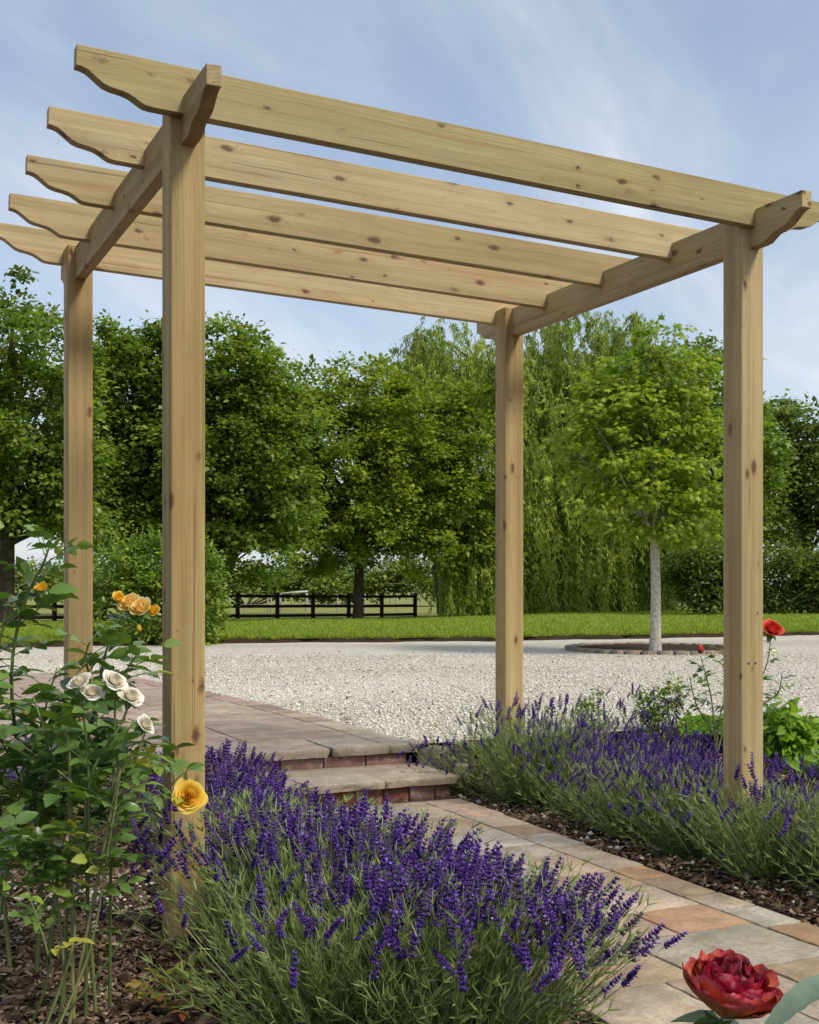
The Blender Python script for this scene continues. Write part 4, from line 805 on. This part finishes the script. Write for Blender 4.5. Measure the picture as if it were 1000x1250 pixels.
# cream rose
b = at(110, 1170, 2.84); b[2] = -.02
rc_ = Rose('rose_bush', b, 'rose bush with cream white blooms below the yellow rose cluster')
for pts in (A((112, 1000, 2.84), (105, 900, 2.84), (97, 838, 2.84)), A((120, 1000, 2.84), (140, 900, 2.84), (140, 832, 2.84)), A((130, 980, 2.84), (165, 930, 2.84), (178, 890, 2.84)), A((100, 980, 2.84), (60, 900, 2.84), (40, 850, 2.84)), A((115, 980, 2.84), (150, 880, 2.84), (158, 850, 2.84)), A((100, 1000, 2.84), (90, 960, 2.84), (70, 940, 2.84))): rc_.cane([b+np.array([R.normal()*.06, R.normal()*.06, 0]), pts[0]+R.normal(size=3)*.05, *pts[1:]], .0045, .002, 3, .045, .25, (.35, .2), end=.7)
for q, r in (((97, 832, 2.84), .029), ((140, 831, 2.84), .031), ((178, 884, 2.84), .026), ((160, 850, 2.84), .03), ((112, 845, 2.84), .028)): rosebloom(at(*q), UP*.7-FW*.45+RT*R.normal()*.5, r, P_CRM, rc_.t, 30, .72)
rc_.done()
# near bush with bare canes and spent blooms
b = at(70, 1250, 2.72); b[2] = -.02
rn_ = Rose('rose_bush', b, 'front rose bush of bare green canes with two spent buff blooms in the lower left')
for k, pts in enumerate([A((78, 1190, 2.74), (70, 1100, 2.78), (60, 1060, 2.8), (47, 1018, 2.8)), A((88, 1160, 2.74), (90, 1090, 2.8), (80, 1050, 2.8), (73, 1030, 2.8)), A((110, 1160, 2.74), (130, 1050, 2.75), (145, 960, 2.78)), A((60, 1180, 2.7), (38, 1100, 2.72), (25, 1040, 2.75)), A((112, 1200, 2.72), (170, 1120, 2.7), (205, 1085, 2.7))]):
    rn_.cane([b+np.array([R.normal()*.03, R.normal()*.03, 0]), *pts], .0036, .0015, (9, 8, 7, 7, 0)[k], .036, .45, (.65, .18))
rn_.cane(A((0, 1120, 2.75), (10, 1060, 2.75), (28, 1035, 2.75)), .004, .002, 6, .045, .2)
bud(at(46, 1022, 2.8), UP, .024, P_CRM, rn_.t); rosebloom(at(74, 1020, 2.8), UP*.3-FW*.8+RT*.2, .021, P_BUFF, rn_.t, 18, .9, 'spent_bloom')
rn_.done()
Rose.lk = 1.; Rose.sk = 1.
# yellowing seedling
b = at(205, 1245, 2.85); b[2] = -.015; sg = Rose('yellowing_seedling', b, 'low seedling with yellow and red turning leaves on the mulch by the front left post', L_AUT, 'plant')
for pts in (A((190, 1215, 2.85), (175, 1195, 2.85)), A((205, 1210, 2.83), (215, 1180, 2.83)), A((220, 1220, 2.8), (245, 1200, 2.8)), A((215, 1230, 2.78), (260, 1225, 2.75))): sg.cane([b, *pts], .0022, .0012, 4, .03, .3, (.45, .35))
sg.done()
# coral rose behind front right post
b = at(874, 945, 5.75); b[2] = max(.16, float(bedz(np.array(b[0]), np.array(b[1]))))
rr_ = Rose('rose_bush', b, 'thin rose bush with a coral red bloom behind the front right post')
for pts, lv in ((A((873, 900, 5.75), (868, 850, 5.75), (855, 800, 5.75)), 12), (A((878, 880, 5.75), (890, 830, 5.75), (880, 790, 5.75)), 10), (A((885, 890, 5.75), (915, 850, 5.75), (935, 815, 5.75), (941, 780, 5.75)), 10), (A((872, 900, 5.75), (850, 860, 5.75), (842, 825, 5.75)), 9), (A((880, 890, 5.75), (930, 860, 5.75), (950, 845, 5.75), (955, 820, 5.75)), 8)): rr_.cane([b, *pts], .006, .002, lv, .036, .35, (.45, .2))
rosebloom(at(943, 768, 5.74), -FW*.62+UP*.6+RT*.2, .056, P_CORAL, rr_.t, 30, .55); bud(at(855, 798, 5.75), UP, .045, P_CORAL, rr_.t)
rr_.done()
# crimson rose close to the camera
b = at(890, 1250, 1.25); b[2] = -.02; b = b+RT*.02
rd_ = Rose('rose_plant', b, 'large fading crimson rose on a single stem in the bottom right corner', cat='rose')
cc = at(890, 1215, 1.23)
rd_.cane([b, b+UP*.2+RT*.01, cc-UP*.12, cc-UP*.035], .004, .003, 3, .05, .1, end=.3)
rosebloom(cc, UP*.90-FW*.22+RT*.2, .060, P_RED, rd_.t, 30, .40, 'bloom', True)
lp = at(905, 1243, 1.10); gl = G(); gl.inst(t_leaf(.30, 17, .30, .30, .06), at(1040, 1196, 1.12)[None], *frames((at(905, 1243, 1.09)-at(1040, 1196, 1.12))[None], UP*1.-FW*.12), .110, .5); gl.obj('leaf', leafmat('glaucous_leaf', [(0., (.12, .18, .11)), (1., (.27, .35, .25))], .2, .45, .4, (1.2, 1.3, .8), 45.), rd_.t, True)
rd_.cane([b+UP*.3, at(1030, 1300, 1.13), at(1050, 1240, 1.12), at(1042, 1198, 1.12)], .003, .0018, 0)
rd_.done()
# ------------------------------------------------------------------ small plants and stones in the right bed
b = at(962, 945, 5.9); b[2] = max(.16, float(bedz(np.array(b[0]), np.array(b[1]))))
bush('lime_shrub', 'small lime green broad leaved shrub right of the front right post', 'shrub', b, [blob(958, 905, 5.9, 24, 34, .12), blob(972, 915, 5.85, 20, 28, .1), blob(950, 885, 5.9, 16, 22, .1)], 60, 9, .075, .058, L_FRESH, T_LEAF, stems=20, sr=.004, inner=.5, droop=.35)
for u, v, hh, lb in ((722, 905, 40, 'left-hand of two small upright green shrubs against the gravel'), (822, 912, 52, 'right-hand of two small upright green shrubs against the gravel'), (795, 910, 46, 'dense green shrublet below the tall upright lavender')):
    b = at(u, v, 6.7); b[2] = max(.16, float(bedz(np.array(b[0]), np.array(b[1]))))
    bush('small_shrub', lb, 'shrub', b, [blob(u, v-hh*.7, 6.7, 15, hh*.8, .07)], 36, 26, .045, .022, L_SHR, stems=14, sr=.003, group='small shrubs at the back of the right bed', inner=.2)
n = 5200; u = np.r_[R.uniform(832, 884, n//3), R.uniform(955, 1090, n-n//3)]; d = R.uniform(6.45, 7.2, n); P = CAM+FW*d[:, None]+RT*((u-500)/FPX*d)[:, None]
P[:, 2] = np.where(True, .185, 0)+R.random(n)*.04*(1-np.abs((d-6.8)/.65))
g = G(); g.inst(T_DIA, P, *frames(nrm(UP*.8+R.normal(size=(n, 3))*.7), rdir(n)), R.uniform(.014, .03, n), np.clip(R.normal(.25, .25, n), 0, 1)); tag(g.obj('ground_cover', L_FRESH), 'bright green moss and low turf at the back of the right bed', 'ground cover', kind='stuff')
def rock(label, u0, u1, v0, v1, d, dep, name='edging_stone', grp='stones beside the step'):
    c = at((u0+u1)/2, (v0+v1)/2, d); hw = (u1-u0)/2*d/FPX; hh = (v1-v0)/2*d/FPX
    bm = bmesh.new(); bmesh.ops.create_icosphere(bm, subdivisions=4, radius=1.)
    for v in bm.verts:
        p = v.co.copy(); m = max(abs(p.x), abs(p.y), abs(p.z)); p = p.lerp(p/m*.86, .72); nz = 1+.05*math.sin(7*p.x+3*p.z+u0)+.04*math.sin(11*p.y+5*p.z)
        w = RT*(p.x*hw*1.1*nz)+FW*(p.y*dep*nz)+UP*(p.z*hh*1.12*nz); v.co = Vector(w)
    me = bpy.data.meshes.new(name); bm.to_mesh(me); bm.free(); me.materials.append(MOSSY)
    for pl in me.polygons: pl.use_smooth = True
    o = bpy.data.objects.new(name, me); COL.objects.link(o); o.location = c; return tag(o, label, 'stone', grp)
rock('mossy block of stone butted against the right end of the step', 509, 556, 911, 948, 6.16, .11)
rock('pale rounded stone between the mossy block and the lavender', 551, 580, 905, 950, 6.05, .09)
rock('small pale stone lying on the mulch by the step', 553, 572, 932, 950, 5.85, .04)
g = G(); P = [at(u, v, d) for u, v, d in ((970, 921, 6.0), (985, 924, 6.1), (1010, 926, 6.25), (1080, 928, 6.6))]; V = []
for p in P: p = p*np.array([1, 1, 0])+UP*.02; V += [p-FW*.012, p+FW*.012, p+FW*.012+UP*.13, p-FW*.012+UP*.13]
F = [(i*4+j, i*4+(j+1) % 4, i*4+4+(j+1) % 4, i*4+4+j) for i in range(3) for j in range(4)]+[(0, 3, 2, 1)]
g.add(np.array(V), np.array(F)); tag(g.obj('edging_strip', SLATE), 'dark edging strip between the turf and the right bed', 'edging')
p = at(419, 880, 7.15); p[2] = .198; g = G(); g.inst(T_LEAF, p[None], *frames(np.array([[1., .3, .12]])), .07, .9); tag(g.obj('fallen_leaf', leafmat('brown_leaf', [(0., (.16, .07, .025)), (1., (.22, .10, .035))], .1)), 'single brown fallen leaf where the patio meets the gravel', 'leaf')
# ------------------------------------------------------------------ light, sky, camera
ELEV, AZ = math.radians(50), math.radians(150)      # azimuth clockwise from +Y
sd = Vector((math.sin(AZ)*math.cos(ELEV), math.cos(AZ)*math.cos(ELEV), math.sin(ELEV)))
L = bpy.data.lights.new('sun', 'SUN'); L.energy = 2.3; L.angle = math.radians(14); L.color = (1., .95, .87)
so = bpy.data.objects.new('sun', L); COL.objects.link(so); so.rotation_euler = (-sd).to_track_quat('-Z', 'Y').to_euler(); so.location = (0, 0, 30)
w = bpy.data.worlds.new('World'); SC.world = w; w.use_nodes = True; nt = w.node_tree; nt.nodes.clear()
class WN(N):
    def __init__(s, t): s.t = t
m = WN(nt)
sky = m.n('ShaderNodeTexSky', sky_type='NISHITA', sun_disc=False, sun_elevation=ELEV, sun_rotation=AZ, altitude=50., air_density=1.0, dust_density=1.2, ozone_density=1.6)
tc = m.n('ShaderNodeTexCoord').outputs['Generated']; sp = m.n('ShaderNodeSeparateXYZ', x0=tc).outputs
zz = m.math('ADD', m.math('MAXIMUM', sp[2], 0.), .16)
cv = m.n('ShaderNodeCombineXYZ', x0=m.math('DIVIDE', sp[0], zz), x1=m.math('DIVIDE', sp[1], zz), x2=0.).outputs[0]
rot = m.n('ShaderNodeVectorRotate', rotation_type='Z_AXIS', x0=cv, i_Angle=-.75).outputs[0]
c1 = m.noise(m.scalev(rot, (.5, 1.5, 1.)), 1.1, 8, .58, .5); c2 = m.noise(rot, .6, 3, .5)
cm = m.ramp(m.math('ADD', m.math('MULTIPLY', c1, .7), m.math('MULTIPLY', c2, .3)), [(.34, .2), (.50, .55), (.64, .95)])
hz = m.ramp(sp[2], [(0., .82), (.12, .54), (.26, .24), (.5, .14)])
cm = m.math('MAXIMUM', cm, hz)
ccol = m.ramp(c1, [(.33, (2.5, 2.85, 3.5)), (.48, (3.4, 3.75, 4.35)), (.64, (4.45, 4.65, 5.05))])
col = m.mix(cm, m.mix(1., sky.outputs[0], (1.04, 1.0, .93), 'MULTIPLY'), ccol)
bg = m.n('ShaderNodeBackground'); m.put(bg.inputs[0], col); bg.inputs[1].default_value = .122
o = m.n('ShaderNodeOutputWorld'); nt.links.new(bg.outputs[0], o.inputs[0])
cam = bpy.data.cameras.new('camera'); co = bpy.data.objects.new('camera', cam); COL.objects.link(co); SC.camera = co
co.location = CAM; co.rotation_euler = (math.pi/2, 0, -YAW); cam.sensor_fit = 'AUTO'; cam.sensor_width = 36; cam.lens = FPX*36/1250; cam.shift_y = (YH-625)/1250; cam.clip_start = .05; cam.clip_end = 4000
vs = SC.view_settings; vs.view_transform = 'Standard'; vs.look = 'None'; vs.exposure = .63; vs.gamma = 1.
for ob in SC.objects:
    if '_o' in ob: del ob['_o']
SC.cycles.max_bounces = 8; SC.cycles.diffuse_bounces = 3; SC.cycles.transmission_bounces = 3
